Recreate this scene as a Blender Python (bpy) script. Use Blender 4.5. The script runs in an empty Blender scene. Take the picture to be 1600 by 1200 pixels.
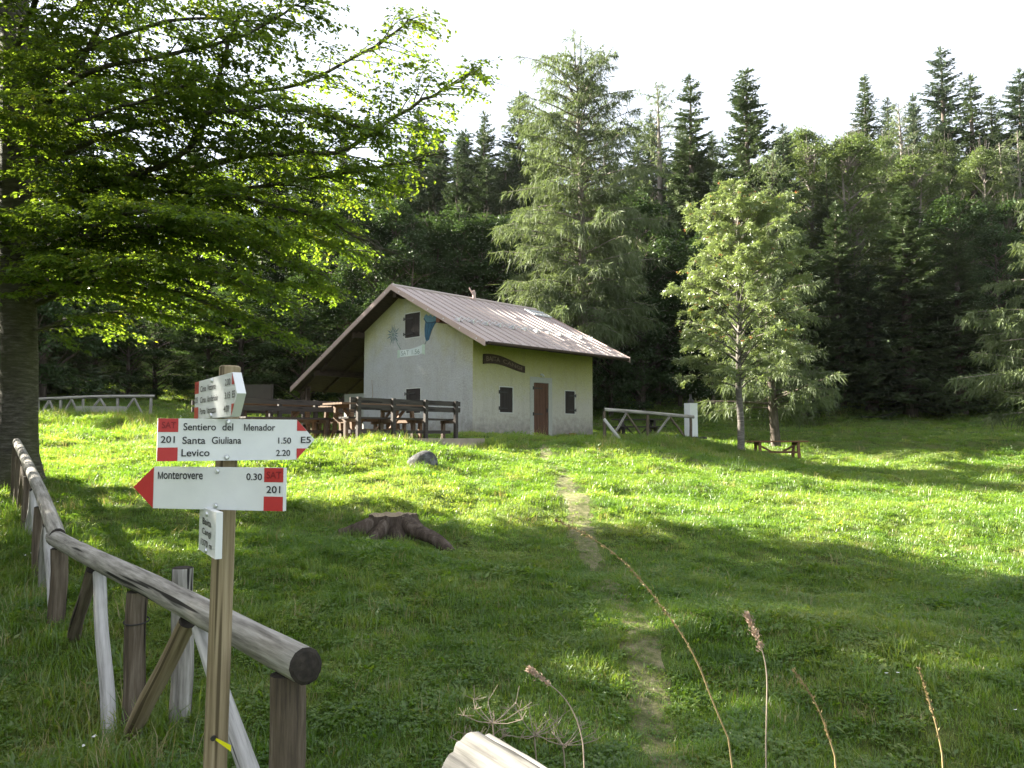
import bpy, bmesh, math, random
import numpy as np
from mathutils import Vector, Matrix, Euler

R = math.radians
SC = bpy.context.scene
COL = SC.collection
random.seed(7)

# ------------------------------------------------------------------ camera
EYE = 1.6
F = 1230.0                      # focal length in pixels of a 1600 px wide frame
PITCH = math.atan(84 / F)
cam_d = bpy.data.cameras.new('camera')
cam = bpy.data.objects.new('camera', cam_d); COL.objects.link(cam)
cam_d.sensor_width = 36.0
cam_d.lens = 36.0 * F / 1600
cam_d.clip_end = 1500
cam_d.clip_start = 0.05
cam.location = (0, 0, EYE)
cam.rotation_euler = (R(90) + PITCH, 0, 0)
SC.camera = cam

# ------------------------------------------------------------------ light
SUN_EL = R(27)
SX, SY = -0.933, 0.360           # horizontal direction towards the sun
_n = math.hypot(SX, SY); SX /= _n; SY /= _n
SUN = Vector((SX * math.cos(SUN_EL), SY * math.cos(SUN_EL), math.sin(SUN_EL)))
wd = bpy.data.worlds.new('World'); SC.world = wd; wd.use_nodes = True
nt = wd.node_tree
for n in list(nt.nodes): nt.nodes.remove(n)
sk = nt.nodes.new('ShaderNodeTexSky'); sk.sky_type = 'NISHITA'; sk.sun_disc = False
sk.sun_elevation = SUN_EL
sk.sun_rotation = math.atan2(SX, SY)
sk.air_density = 1.0; sk.dust_density = 4.0; sk.ozone_density = 1.0; sk.altitude = 1300
bg = nt.nodes.new('ShaderNodeBackground'); bg.inputs['Strength'].default_value = 0.05
ou = nt.nodes.new('ShaderNodeOutputWorld')
hz = nt.nodes.new('ShaderNodeMix'); hz.data_type = 'RGBA'; hz.inputs[0].default_value = .6      # thin high haze over the blue
nt.links.new(sk.outputs[0], hz.inputs[6]); hz.inputs[7].default_value = (3.3, 3.2, 3.1, 1)
nt.links.new(hz.outputs[2], bg.inputs['Color']); nt.links.new(bg.outputs[0], ou.inputs['Surface'])
sun_d = bpy.data.lights.new('sun', 'SUN'); sun_d.energy = 4.5; sun_d.angle = R(0.5); sun_d.color = (1.0, 0.93, 0.80)
sun = bpy.data.objects.new('sun', sun_d); COL.objects.link(sun)
sun.rotation_euler = SUN.to_track_quat('Z', 'Y').to_euler()
sun.location = (-40, 20, 40)
SC.view_settings.view_transform = 'Standard'; SC.view_settings.look = 'None'
SC.view_settings.gamma = 1.0; SC.view_settings.use_curve_mapping = False
SC.view_settings.exposure = 3.4
cy = SC.cycles
cy.use_denoising = True
try: cy.denoiser = 'OPENIMAGEDENOISE'
except Exception: pass
cy.max_bounces = 7; cy.diffuse_bounces = 4; cy.transmission_bounces = 5; cy.glossy_bounces = 2
cy.transparent_max_bounces = 4
cy.caustics_reflective = False; cy.caustics_refractive = False
cy.sample_clamp_indirect = 6.0
SC.render.use_persistent_data = False

# ------------------------------------------------------------------ helpers: objects
def tag(o, label=None, cat=None, group=None, kind=None):
    if label: o['label'] = label
    if cat: o['category'] = cat
    if group: o['group'] = group
    if kind: o['kind'] = kind
    return o

def world_mat(o):
    m = o.matrix_basis.copy()
    if o.parent is not None:
        m = world_mat(o.parent) @ o.matrix_parent_inverse @ m
    return m

def keep_parent(o, p):
    """parent without moving (o is given in world coordinates)"""
    if p is None: return o
    o.parent = p
    o.matrix_parent_inverse = world_mat(p).inverted()
    return o

def empty(name, loc, rz=0.0, label=None, cat=None, group=None):
    o = bpy.data.objects.new(name, None); COL.objects.link(o)
    o.location = loc; o.rotation_euler = (0, 0, rz); o.empty_display_size = 0.2
    return tag(o, label, cat, group)

def link(name, me, parent=None, world=False, mats=None, loc=None, rot=None, scale=None):
    o = bpy.data.objects.new(name, me); COL.objects.link(o)
    if mats:
        for m in (mats if isinstance(mats, (list, tuple)) else [mats]):
            me.materials.append(m)
    if loc is not None: o.location = loc
    if rot is not None: o.rotation_euler = rot
    if scale is not None: o.scale = scale
    if parent is not None:
        if world: keep_parent(o, parent)
        else: o.parent = parent
    return o

class MB:
    """collects verts and faces, builds one mesh"""
    def __init__(s): s.v = []; s.f = []; s.n = 0
    def add(s, verts, faces, mi=0, smooth=False):
        verts = np.asarray(verts, dtype=np.float64).reshape(-1, 3)
        faces = np.asarray(faces, dtype=np.int64)
        s.v.append(verts); s.f.append((faces + s.n, mi, smooth)); s.n += len(verts)
    def box(s, lo, hi, mi=0):
        x0, y0, z0 = lo; x1, y1, z1 = hi
        v = [(x0,y0,z0),(x1,y0,z0),(x1,y1,z0),(x0,y1,z0),(x0,y0,z1),(x1,y0,z1),(x1,y1,z1),(x0,y1,z1)]
        s.add(v, [(0,3,2,1),(4,5,6,7),(0,1,5,4),(1,2,6,5),(2,3,7,6),(3,0,4,7)], mi)
    def beam(s, p0, p1, w, h, up=(0,0,1), mi=0):
        p0 = Vector(p0); p1 = Vector(p1); d = (p1 - p0).normalized(); up = Vector(up)
        if abs(d.dot(up)) > 0.98: up = Vector((1, 0, 0))
        sx = d.cross(up).normalized() * (w / 2); sz = sx.cross(d).normalized() * (h / 2)
        v = [p + a * sx + b * sz for p in (p0, p1) for a, b in ((-1,-1),(1,-1),(1,1),(-1,1))]
        s.add([tuple(q) for q in v], [(3,2,1,0),(4,5,6,7),(0,1,5,4),(1,2,6,5),(2,3,7,6),(3,0,4,7)], mi)
    def tube(s, pts, radii, n=8, cap=True, mi=0, smooth=True):
        pts = np.asarray(pts, float); k = len(pts)
        t = np.gradient(pts, axis=0); t /= np.linalg.norm(t, axis=1, keepdims=True) + 1e-9
        ref = np.array([0, 0, 1.0]) if abs(t[0][2]) < 0.9 else np.array([1.0, 0, 0])
        a = np.cross(t, ref); 
        nn = np.linalg.norm(a, axis=1, keepdims=True)
        a = np.where(nn < 1e-4, np.array([[1.0, 0, 0]]), a / (nn + 1e-9))
        b = np.cross(t, a)
        th = np.arange(n) * 2 * math.pi / n
        ra = np.broadcast_to(np.asarray(radii, float).reshape(k, -1), (k, n)) if np.ndim(radii) > 1 else np.repeat(np.asarray(radii, float)[:, None], n, 1)
        V = pts[:, None, :] + ra[:, :, None] * (np.cos(th)[None, :, None] * a[:, None, :] + np.sin(th)[None, :, None] * b[:, None, :])
        i = np.arange(k - 1)[:, None] * n; j = np.arange(n)[None, :]; j2 = (j + 1) % n
        fq = np.stack([i + j, i + j2, i + n + j2, i + n + j], -1).reshape(-1, 4)
        s.add(V.reshape(-1, 3), fq, mi, smooth)
        if cap:
            for r_, c, flip in ((0, pts[0], True), (k - 1, pts[-1], False)):
                ring = V[r_]
                vv = np.vstack([ring, c[None]])
                ff = [(q, (q + 1) % n, n) if not flip else ((q + 1) % n, q, n) for q in range(n)]
                s.add(vv, ff, mi, False)
    def build(s, name):
        me = bpy.data.meshes.new(name)
        V = np.concatenate(s.v); me.vertices.add(len(V)); me.vertices.foreach_set('co', V.ravel().astype(np.float32))
        loops = []; starts = []; mi = []; sm = []; c = 0
        for f, m, smo in s.f:
            k = f.shape[1]; loops.append(f.ravel()); starts.append(c + np.arange(len(f)) * k); c += f.size
            mi.append(np.full(len(f), m)); sm.append(np.full(len(f), smo))
        loops = np.concatenate(loops); starts = np.concatenate(starts)
        me.loops.add(len(loops)); me.loops.foreach_set('vertex_index', loops.astype(np.int32))
        me.polygons.add(len(starts)); me.polygons.foreach_set('loop_start', starts.astype(np.int32))
        me.polygons.foreach_set('material_index', np.concatenate(mi).astype(np.int32))
        me.polygons.foreach_set('use_smooth', np.concatenate(sm).astype(bool))
        me.update(calc_edges=True)
        return me

def prism(outline, y0, y1):
    """outline in (x, z), extruded along y (front y0)"""
    m = MB(); n = len(outline)
    v = [(x, y0, z) for x, z in outline] + [(x, y1, z) for x, z in outline]
    m.add(v, [[q, (q + 1) % n, n + (q + 1) % n, n + q] for q in range(n)])
    bm = MB()
    m.add([(x, y0, z) for x, z in outline], [list(range(n))[::-1]]); m.add([(x, y1, z) for x, z in outline], [list(range(n))])
    return m

def nrm(a):
    return a / (np.linalg.norm(a, axis=-1, keepdims=True) + 1e-9)

def leaf_quads(P, D, N, L, W, fold=0.12):
    """N leaf shaped quads (base, side, tip, side) -> verts (n*4,3), faces"""
    P = np.asarray(P); D = nrm(np.asarray(D)); S = nrm(np.cross(D, N)); N2 = np.cross(S, D)
    L = np.broadcast_to(np.asarray(L, float), (len(P),))[:, None]; W = np.broadcast_to(np.asarray(W, float), (len(P),))[:, None]
    mid = P + D * L * 0.45 + N2 * W * fold
    V = np.stack([P, mid + S * W * .5, P + D * L, mid - S * W * .5], 1)
    return V.reshape(-1, 3), np.arange(len(P) * 4).reshape(-1, 4)

# ------------------------------------------------------------------ helpers: picture to place
cp, sp = math.cos(PITCH), math.sin(PITCH)
def ray(px, py):
    u = (px - 800) / F; v = (600 - py) / F
    return Vector((u, cp - v * sp, sp + v * cp))
def P(px, py, Y):
    d = ray(px, py); k = Y / d.y
    return Vector((d.x * k, Y, EYE + d.z * k))

# ------------------------------------------------------------------ terrain
HA = Vector((0.698, 0.716)); HB = Vector((-0.716, 0.698)); HC = Vector((-1.29, 26.0)); HZ = 1.58
def hl(x, y):                      # house frame to world xy
    return HC + HA * x + HB * y
CTRL = [(0,0,0),(-3,0,.0),(3,0,0),(0,4,.03),(4,4,.0),(-1.2,3,.03),(-2.0,4,.12),(-3.5,6,.22),(-5.2,8.5,.5),(-7.2,11.5,.75),(-7.8,12.5,.8),(-10,12,.95),
 (-1.6,9.4,.47),(-1.8,14.5,1.10),(0,10,.40),(2,10,.33),(.9,13,.6),(.6,7.5,.22),(.9,17,1.0),(2.4,17,.98),(0,19,1.35),(2.2,21,1.42),(-2.5,17,1.36),(-4.3,16.6,1.38),
 (-6,17,1.38),(-9,17,1.36),(-11.4,25,2.1),(-14,30,2.5),(-16,34,2.9),(-9,29,1.75),(-6.5,23,1.5),(-1.4,20.4,1.46),(-1.3,26,1.56),(1,26.5,1.54),(3,29,1.57),(4.2,30.5,1.58),(-5.5,31,1.58),(-9,34,1.7),(0,34,1.65),
 (3.2,26,1.52),(6.0,26.6,1.5),(6.6,29,1.66),(4.5,24.0,1.22),(6.3,24.2,.98),(8.1,26.5,.88),(7.6,25,.86),(5,21,1.05),(7,19.5,.62),(9,17,.42),(10,15,.33),(6,10,.15),(4,14,.55),
 (9.4,28,.76),(11.2,28.5,.72),(11,25,.6),(12,20,.48),(14,26,.62),(12.8,31,.74),(10,31,.85),(16,30,.8),(22,26,.6),(8,33,1.2),(13.4,40,1.62),(7,40,1.9),(25,38,1.8),(22,45,2.5),(30,45,2.7),(10,45,2.5),(0,42,2.2),(-10,42,3.2),(-20,35,3.4),(-20,24,2.2),(-20,14,1.6)]
_c = np.array(CTRL, float)
def base_h(x, y):
    z = np.interp(y, [-60,0,5,10,20,30,45,60,100,140,200,300], [-1.5,0,.08,.35,.9,1.3,2.5,7.5,23,34,40,42])
    z = z + 0.045 * np.clip(-x - 8, 0, 80) + 0.02 * np.clip(x - 30, 0, 80)
    return z
_K = lambda d: np.exp(-d / 9.0)
_D = np.hypot(_c[:, None, 0] - _c[None, :, 0], _c[:, None, 1] - _c[None, :, 1])
_w = np.linalg.solve(_K(_D) + 0.02 * np.eye(len(_c)), _c[:, 2] - base_h(_c[:, 0], _c[:, 1]))
_rg = np.random.RandomState(3)
_wav = [(_rg.uniform(-1, 1), _rg.uniform(-1, 1), _rg.uniform(0, 6.28), f) for f in (.9, 1.3, 1.9, 2.6, 3.7, 5.2, 7.1, 9.5)]
def hh(x, y):
    x = np.asarray(x, float); y = np.asarray(y, float); sh = np.broadcast(x, y).shape
    x = np.broadcast_to(x, sh).ravel(); y = np.broadcast_to(y, sh).ravel()
    z = base_h(x, y)
    for i in range(0, len(x), 20000):
        s = slice(i, i + 20000)
        d = np.hypot(x[s, None] - _c[None, :, 0], y[s, None] - _c[None, :, 1])
        z[s] += _K(d) @ _w
    nz = np.zeros_like(z)
    for a, b, p, f in _wav:
        q = math.hypot(a, b)
        nz += np.sin((a / q * x + b / q * y) * f + p + 1.3 * np.sin((b / q * x - a / q * y) * f * .6 + p)) * .075 / f ** .85
    # flat pad around the house and terrace
    hx = (x - HC.x) * HA.x + (y - HC.y) * HA.y; hy = (x - HC.x) * HB.x + (y - HC.y) * HB.y
    dx = np.maximum(np.maximum(-.6 - hx, hx - 7), 0); dy = np.maximum(np.maximum(-.7 - hy, hy - 11), 0)
    k = np.clip(1 - np.hypot(dx, dy) / 1.0, 0, 1)
    z = (z + nz) * (1 - k) + (HZ - .02) * k
    return z.reshape(sh)
def h(x, y): return float(hh(np.array([x]), np.array([y]))[0])
def G(px, py):
    """where the ray of a picture point meets the ground"""
    d = ray(px, py); t = 1.5; prev = None
    while t < 90:
        p = Vector((0, 0, EYE)) + d * t
        if p.z <= h(p.x, p.y): break
        t += .1
    return Vector((p.x, p.y, h(p.x, p.y)))

# ------------------------------------------------------------------ materials
def mat(name):
    m = bpy.data.materials.new(name); m.use_nodes = True; nt = m.node_tree
    for n in list(nt.nodes): nt.nodes.remove(n)
    return m, nt, nt.nodes.new('ShaderNodeOutputMaterial')
def N(nt, t, **kw):
    n = nt.nodes.new(t)
    for k, v in kw.items():
        if k in n.inputs.keys(): n.inputs[k].default_value = v
        else: setattr(n, k, v)
    return n
def ramp(nt, fac, stops):
    r = nt.nodes.new('ShaderNodeValToRGB'); e = r.color_ramp.elements
    while len(e) < len(stops): e.new(.5)
    for q, (p, c) in zip(e, stops): q.position = p; q.color = (*c, 1) if len(c) == 3 else c
    nt.links.new(fac, r.inputs[0]); return r.outputs[0]
def mixc(nt, fac, a, b, mode='MIX'):
    m = nt.nodes.new('ShaderNodeMix'); m.data_type = 'RGBA'; m.blend_type = mode
    for s, v in ((0, fac), (6, a), (7, b)):
        if hasattr(v, 'is_linked') or isinstance(v, bpy.types.NodeSocket): nt.links.new(v, m.inputs[s])
        else: m.inputs[s].default_value = v if s == 0 else (*v, 1)
    return m.outputs[2]
def noise(nt, scale, detail=4, vec=None, rough=.6, dim='3D'):
    n = nt.nodes.new('ShaderNodeTexNoise'); n.inputs['Scale'].default_value = scale; n.inputs['Detail'].default_value = detail; n.inputs['Roughness'].default_value = rough
    if vec is not None: nt.links.new(vec, n.inputs['Vector'])
    return n.outputs['Fac']
def coords(nt, out='Object', scale=None):
    t = nt.nodes.new('ShaderNodeTexCoord').outputs[out]
    if scale is None: return t
    m = nt.nodes.new('ShaderNodeMapping'); m.inputs['Scale'].default_value = scale
    nt.links.new(t, m.inputs['Vector']); return m.outputs[0]
def wpos(nt): return nt.nodes.new('ShaderNodeNewGeometry').outputs['Position']
def bump(nt, hgt, strength=.3, dist=.01):
    b = nt.nodes.new('ShaderNodeBump'); b.inputs['Strength'].default_value = strength; b.inputs['Distance'].default_value = dist
    nt.links.new(hgt, b.inputs['Height']); return b.outputs[0]
def pbsdf(nt, out, col, rough=.7, spec=.3, normal=None, metal=0.0):
    b = nt.nodes.new('ShaderNodeBsdfPrincipled')
    if isinstance(col, bpy.types.NodeSocket): nt.links.new(col, b.inputs['Base Color'])
    else: b.inputs['Base Color'].default_value = (*col, 1)
    if isinstance(rough, bpy.types.NodeSocket): nt.links.new(rough, b.inputs['Roughness'])
    else: b.inputs['Roughness'].default_value = rough
    b.inputs['Specular IOR Level'].default_value = spec; b.inputs['Metallic'].default_value = metal
    if normal is not None: nt.links.new(normal, b.inputs['Normal'])
    nt.links.new(b.outputs[0], out.inputs['Surface']); return b

def simple(name, col, rough=.6, spec=.3, metal=0.0, var=.25, scale=6):
    m, nt, o = mat(name)
    f = noise(nt, scale, 5, coords(nt))
    c = mixc(nt, f, tuple(x * (1 - var) for x in col), tuple(min(1, x * (1 + var)) for x in col))
    pbsdf(nt, o, c, rough, spec, bump(nt, f, .15, .01), metal); return m

def leafmat(name, c0, c1, trans=.45, tcol=None, gloss=.06, rough=.45, patch=1.5, c2=None, up=True):
    """thin leaf: reflects and lets light through; colour varies leaf by leaf and clump by clump"""
    m, nt, o = mat(name)
    rnd = nt.nodes.new('ShaderNodeNewGeometry').outputs['Random Per Island']
    pn = noise(nt, patch, 3, wpos(nt))
    a = nt.nodes.new('ShaderNodeMath'); a.operation = 'MULTIPLY_ADD'; nt.links.new(rnd, a.inputs[0]); a.inputs[1].default_value = .55
    b = nt.nodes.new('ShaderNodeMath'); b.operation = 'MULTIPLY_ADD'; nt.links.new(pn, b.inputs[0]); b.inputs[1].default_value = 1.3; b.inputs[2].default_value = -.42
    nt.links.new(b.outputs[0], a.inputs[2])
    stops = [(0, c0), (1, c1)] if c2 is None else [(0, c0), (.8, c1), (1, c2)]
    col = ramp(nt, a.outputs[0], stops)
    d = N(nt, 'ShaderNodeBsdfDiffuse'); t = N(nt, 'ShaderNodeBsdfTranslucent')
    nt.links.new(col, d.inputs[0])
    if tcol is None: nt.links.new(col, t.inputs[0])
    else: nt.links.new(mixc(nt, 1.0, col, tcol, 'MULTIPLY'), t.inputs[0])
    ms = nt.nodes.new('ShaderNodeMixShader'); ms.inputs[0].default_value = trans
    nt.links.new(d.outputs[0], ms.inputs[1]); nt.links.new(t.outputs[0], ms.inputs[2])
    g = N(nt, 'ShaderNodeBsdfGlossy'); g.inputs['Roughness'].default_value = rough; g.inputs[0].default_value = (1, 1, 1, 1)
    m2 = nt.nodes.new('ShaderNodeMixShader'); m2.inputs[0].default_value = gloss
    nt.links.new(ms.outputs[0], m2.inputs[1]); nt.links.new(g.outputs[0], m2.inputs[2])
    nt.links.new(m2.outputs[0], o.inputs['Surface']); return m

def woodmat(name, c0, c1, c2, grain=(60, 60, 2.2), crack=.5, rough=.8, moss=None):
    m, nt, o = mat(name)
    oi = nt.nodes.new('ShaderNodeObjectInfo')
    co = coords(nt, 'Object', grain)
    ad = nt.nodes.new('ShaderNodeVectorMath'); ad.operation = 'ADD'; nt.links.new(co, ad.inputs[0])
    sc = nt.nodes.new('ShaderNodeVectorMath'); sc.operation = 'SCALE'; nt.links.new(oi.outputs['Location'], sc.inputs[0]); sc.inputs['Scale'].default_value = 3.7
    nt.links.new(sc.outputs[0], ad.inputs[1])
    f = noise(nt, 1.0, 6, ad.outputs[0], .65)
    big = noise(nt, 3.0, 3, coords(nt))
    col = ramp(nt, f, [(.3, c0), (.5, c1), (.72, c2)])
    col = mixc(nt, big, tuple(.62 for _ in range(3)), (1.25, 1.22, 1.18), 'MIX') if False else mixc(nt, ramp(nt, big, [(.3, (.45, .45, .45)), (.7, (0, 0, 0))]), col, mixc(nt, .5, col, c0))
    co2 = coords(nt, 'Object', (grain[0] * .62, grain[1] * .62, grain[2] * .28))
    ck = noise(nt, 1.0, 2, co2, .4)
    cr = ramp(nt, ck, [(.335, (0, 0, 0)), (.365, (1, 1, 1))])
    col = mixc(nt, mixc(nt, crack, (0, 0, 0), cr, 'MIX') if False else cr, tuple(x * (1 - crack) for x in c0), col)
    if moss is not None:
        mk = ramp(nt, noise(nt, 5, 5, coords(nt)), [(.48, (0, 0, 0)), (.62, (1, 1, 1))])
        col = mixc(nt, mk, col, moss)
    pbsdf(nt, o, col, rough, .25, bump(nt, f, .5, .006)); return m

M = {}
M['log'] = woodmat('weathered_log', (.10, .092, .078), (.30, .285, .25), (.52, .50, .455), (34, 34, 2.6), .8)
M['logpale'] = woodmat('bleached_log', (.20, .195, .18), (.42, .41, .385), (.60, .585, .56), (34, 34, 2.6), .75)
M['logbrown'] = woodmat('brown_log', (.04, .031, .022), (.115, .09, .062), (.22, .185, .14), (38, 38, 2.4), .75)
M['post'] = woodmat('impregnated_post', (.13, .10, .055), (.27, .215, .13), (.40, .335, .22), (42, 42, 1.3), .35)
M['logend'] = woodmat('log_end', (.015, .012, .010), (.03, .025, .02), (.055, .045, .036), (30, 30, 30), .5)
M['bench'] = woodmat('bench_wood', (.03, .026, .023), (.05, .043, .038), (.08, .07, .062), (2.5, 60, 60), .5)
M['benchleg'] = woodmat('bench_leg_wood', (.055, .04, .03), (.10, .075, .055), (.16, .125, .10), (50, 50, 2.5), .4)
M['table'] = woodmat('table_wood', (.08, .05, .03), (.14, .09, .055), (.21, .15, .10), (2.5, 60, 60), .4)
M['tablered'] = woodmat('red_table_wood', (.10, .05, .028), (.18, .095, .05), (.26, .15, .09), (2.5, 60, 60), .4)
M['door'] = woodmat('door_wood', (.065, .032, .02), (.105, .055, .034), (.15, .085, .055), (60, 60, 2.0), .4)
M['shutter'] = woodmat('shutter_wood', (.022, .018, .016), (.034, .028, .025), (.05, .042, .037), (60, 60, 2.0), .3)
M['darkwood'] = woodmat('dark_beam', (.03, .02, .014), (.05, .034, .024), (.08, .055, .04), (6, 40, 40), .3)
M['redwood'] = woodmat('purlin_wood', (.12, .05, .03), (.19, .085, .05), (.25, .13, .08), (6, 40, 40), .3)
M['iron'] = simple('black_iron', (.025, .024, .023), .5, .4)
M['galv'] = simple('galvanised', (.62, .64, .66), .35, .5, .85)
M['white'] = simple('white_paint', (.64, .66, .655), .5, .4, 0, .10, 9)
M['red'] = simple('red_paint', (.42, .025, .025), .45, .4, 0, .12, 30)
M['redtxt'] = simple('dark_red_print', (.20, .012, .014), .5)
M['black'] = simple('black_print', (.012, .012, .013), .5)
M['signedge'] = simple('sign_edge', (.55, .60, .50), .6)
M['panel'] = simple('dark_panel', (.035, .034, .034), .4, .5, 0, .3, 10)
M['stone'] = simple('concrete', (.32, .31, .28), .85, .2, 0, .25, 4)
M['kerb'] = simple('terrace_edge', (.30, .25, .20), .9, .2, 0, .3, 5)
M['terracotta'] = simple('terracotta', (.33, .12, .07), .8)
M['yellow'] = simple('yellow_tape', (.75, .72, .02), .4)
M['pillar'] = simple('pillar_paint', (.70, .72, .72), .6, .3, 0, .06)
M['plasterframe'] = simple('plaster_frame', (.34, .35, .31), .85, .2, 0, .15, 12)
M['rimplaster'] = simple('pale_rim', (.50, .51, .47), .85, .2, 0, .1, 12)

def rockmat():
    m, nt, o = mat('limestone')
    f = noise(nt, 7, 8, coords(nt)); g = noise(nt, 2.2, 4, coords(nt))
    col = ramp(nt, f, [(.42, (.018, .018, .018)), (.54, (.07, .07, .07)), (.70, (.26, .26, .27))])
    pbsdf(nt, o, mixc(nt, .4, col, mixc(nt, g, (.03, .03, .03), (.15, .15, .155))), .9, .2, bump(nt, f, .8, .03)); return m
M['rock'] = rockmat()

def plaster():
    """lime render: grey-white, washed yellow-green where the eaves have kept the old paint; damp stains near the ground"""
    m, nt, o = mat('lime_render')
    co = coords(nt)
    sx = nt.nodes.new('ShaderNodeSeparateXYZ'); nt.links.new(co, sx.inputs[0])
    f = noise(nt, 16, 6, co, .7); g = noise(nt, 1.6, 4, co); k = noise(nt, 5, 5, co)
    base = ramp(nt, f, [(.3, (.30, .31, .29)), (.5, (.37, .375, .355)), (.72, (.44, .445, .42))])
    base = mixc(nt, ramp(nt, g, [(.35, (0, 0, 0)), (.7, (1, 1, 1))]), base, mixc(nt, .5, base, (.43, .45, .47)))
    # depth below the roof plane: the two slopes of the gable and the eave of the front
    def math_(op, a, b):
        n = nt.nodes.new('ShaderNodeMath'); n.operation = op
        for i, v in enumerate((a, b)):
            if isinstance(v, bpy.types.NodeSocket): nt.links.new(v, n.inputs[i])
            else: n.inputs[i].default_value = v
        return n.outputs[0]
    front = math_('LESS_THAN', sx.outputs[1], .02)
    # front facade: yellow above, fading downwards
    zf = math_('ADD', sx.outputs[2], math_('MULTIPLY', math_('SUBTRACT', k, .5), .9))
    yf = ramp(nt, math_('MULTIPLY', zf, .25), [(.30, (0, 0, 0)), (.72, (1, 1, 1))])
    ab = math_('ABSOLUTE', math_('SUBTRACT', sx.outputs[1], 3.68), 0)
    dr = math_('SUBTRACT', math_('SUBTRACT', 5.3, math_('MULTIPLY', ab, .498)), sx.outputs[2])
    dr = math_('ADD', dr, math_('MULTIPLY', math_('SUBTRACT', g, .5), 1.2))
    yg = ramp(nt, math_('MULTIPLY', dr, .6), [(.0, (.8, .8, .8)), (.85, (0, 0, 0))])
    fac = mixc(nt, front, yg, yf)
    base = mixc(nt, front, base, mixc(nt, .6, base, (.46, .43, .33)))
    yel = ramp(nt, f, [(.3, (.32, .31, .085)), (.7, (.42, .405, .145))])
    col = mixc(nt, fac, base, yel)
    zb = math_('ADD', sx.outputs[2], math_('MULTIPLY', math_('SUBTRACT', k, .5), 1.6))
    dm = ramp(nt, zb, [(.05, (.85, .85, .85)), (.85, (0, 0, 0))])
    col = mixc(nt, dm, col, (.20, .185, .165))
    stv = noise(nt, 1.0, 5, coords(nt, 'Object', (3.5, 3.5, .5)), .6)        # rain streaks down the render
    col = mixc(nt, ramp(nt, stv, [(.54, (0, 0, 0)), (.72, (.24, .24, .24))]), col, (.19, .19, .165))
    ckn = noise(nt, 2.3, 6, co, .55)
    col = mixc(nt, ramp(nt, ckn, [(.492, (0, 0, 0)), (.499, (.30, .30, .30)), (.506, (0, 0, 0))]), col, (.12, .12, .11))
    pbsdf(nt, o, col, .92, .1, bump(nt, f, .9, .03)); return m
M['plaster'] = plaster()

def roofmat():
    m, nt, o = mat('roof_sheet_metal')
    oi = nt.nodes.new('ShaderNodeObjectInfo')
    co = coords(nt, 'Object', (9, 1.2, 1))
    f = noise(nt, 1.0, 5, co); 
    c = mixc(nt, f, (.335, .27, .245), (.45, .375, .345))
    c = mixc(nt, oi.outputs['Random'], c, mixc(nt, .5, c, (.45, .40, .38)))
    pbsdf(nt, o, c, .62, .3, bump(nt, f, .15, .01), .0); return m
M['roof'] = roofmat()
M['fascia'] = simple('fascia_metal', (.40, .30, .265), .5, .4, .1, .12, 3)

def barkmat(name, c0, c1, c2, moss=None, scale=(1, 1, 1), hz=False):
    m, nt, o = mat(name)
    co = coords(nt, 'Object', (6, 6, 30) if hz else (14, 14, 3))
    f = noise(nt, 1.0, 6, co, .7); g = noise(nt, 1.2, 4, coords(nt))
    col = ramp(nt, f, [(.3, c0), (.5, c1), (.7, c2)])
    col = mixc(nt, ramp(nt, g, [(.4, (0, 0, 0)), (.65, (1, 1, 1))]), col, mixc(nt, .6, col, moss if moss else c0))
    pbsdf(nt, o, col, .9, .15, bump(nt, f, .9, .025)); return m
M['bark_beech'] = barkmat('beech_bark', (.035, .031, .024), (.075, .068, .053), (.17, .158, .135), (.06, .065, .022), hz=True)
M['bark_dark'] = barkmat('conifer_bark', (.05, .04, .033), (.10, .082, .068), (.17, .145, .125))
M['bark_larch'] = barkmat('larch_bark', (.10, .085, .075), (.20, .175, .155), (.32, .29, .26))
M['bark_rowan'] = barkmat('rowan_bark', (.06, .054, .045), (.14, .128, .11), (.25, .235, .21), hz=True)
M['leaf_beech'] = leafmat('beech_leaf', (.042, .082, .012), (.090, .138, .023), .58, (2.6, 2.4, .85), .035, .4, 1.2, (.16, .16, .035))
M['leaf_rowan'] = leafmat('rowan_leaf', (.115, .165, .055), (.235, .28, .11), .34, (1.3, 1.35, .8), .10, .4, 1.5)
M['berry'] = simple('rowan_berry', (.50, .13, .02), .35, .5)
M['spruce'] = leafmat('spruce_needles', (.030, .056, .020), (.092, .125, .046), .22, None, .03, .5, .7)
M['spruce2'] = leafmat('spruce_needles_blue', (.030, .056, .028), (.085, .12, .056), .2, None, .03, .5, .7)
M['larch'] = leafmat('larch_needles', (.070, .098, .042), (.130, .160, .082), .36, (1.25, 1.3, .75), .015, .5, .6)
M['broad'] = leafmat('dark_broad_leaf', (.028, .055, .02), (.055, .088, .034), .28, (1.5, 1.5, .8), .02, .4, .5)
M['broad2'] = leafmat('pale_broad_leaf', (.07, .11, .035), (.13, .165, .07), .4, (1.3, 1.3, .8), .02, .4, .5)

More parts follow.
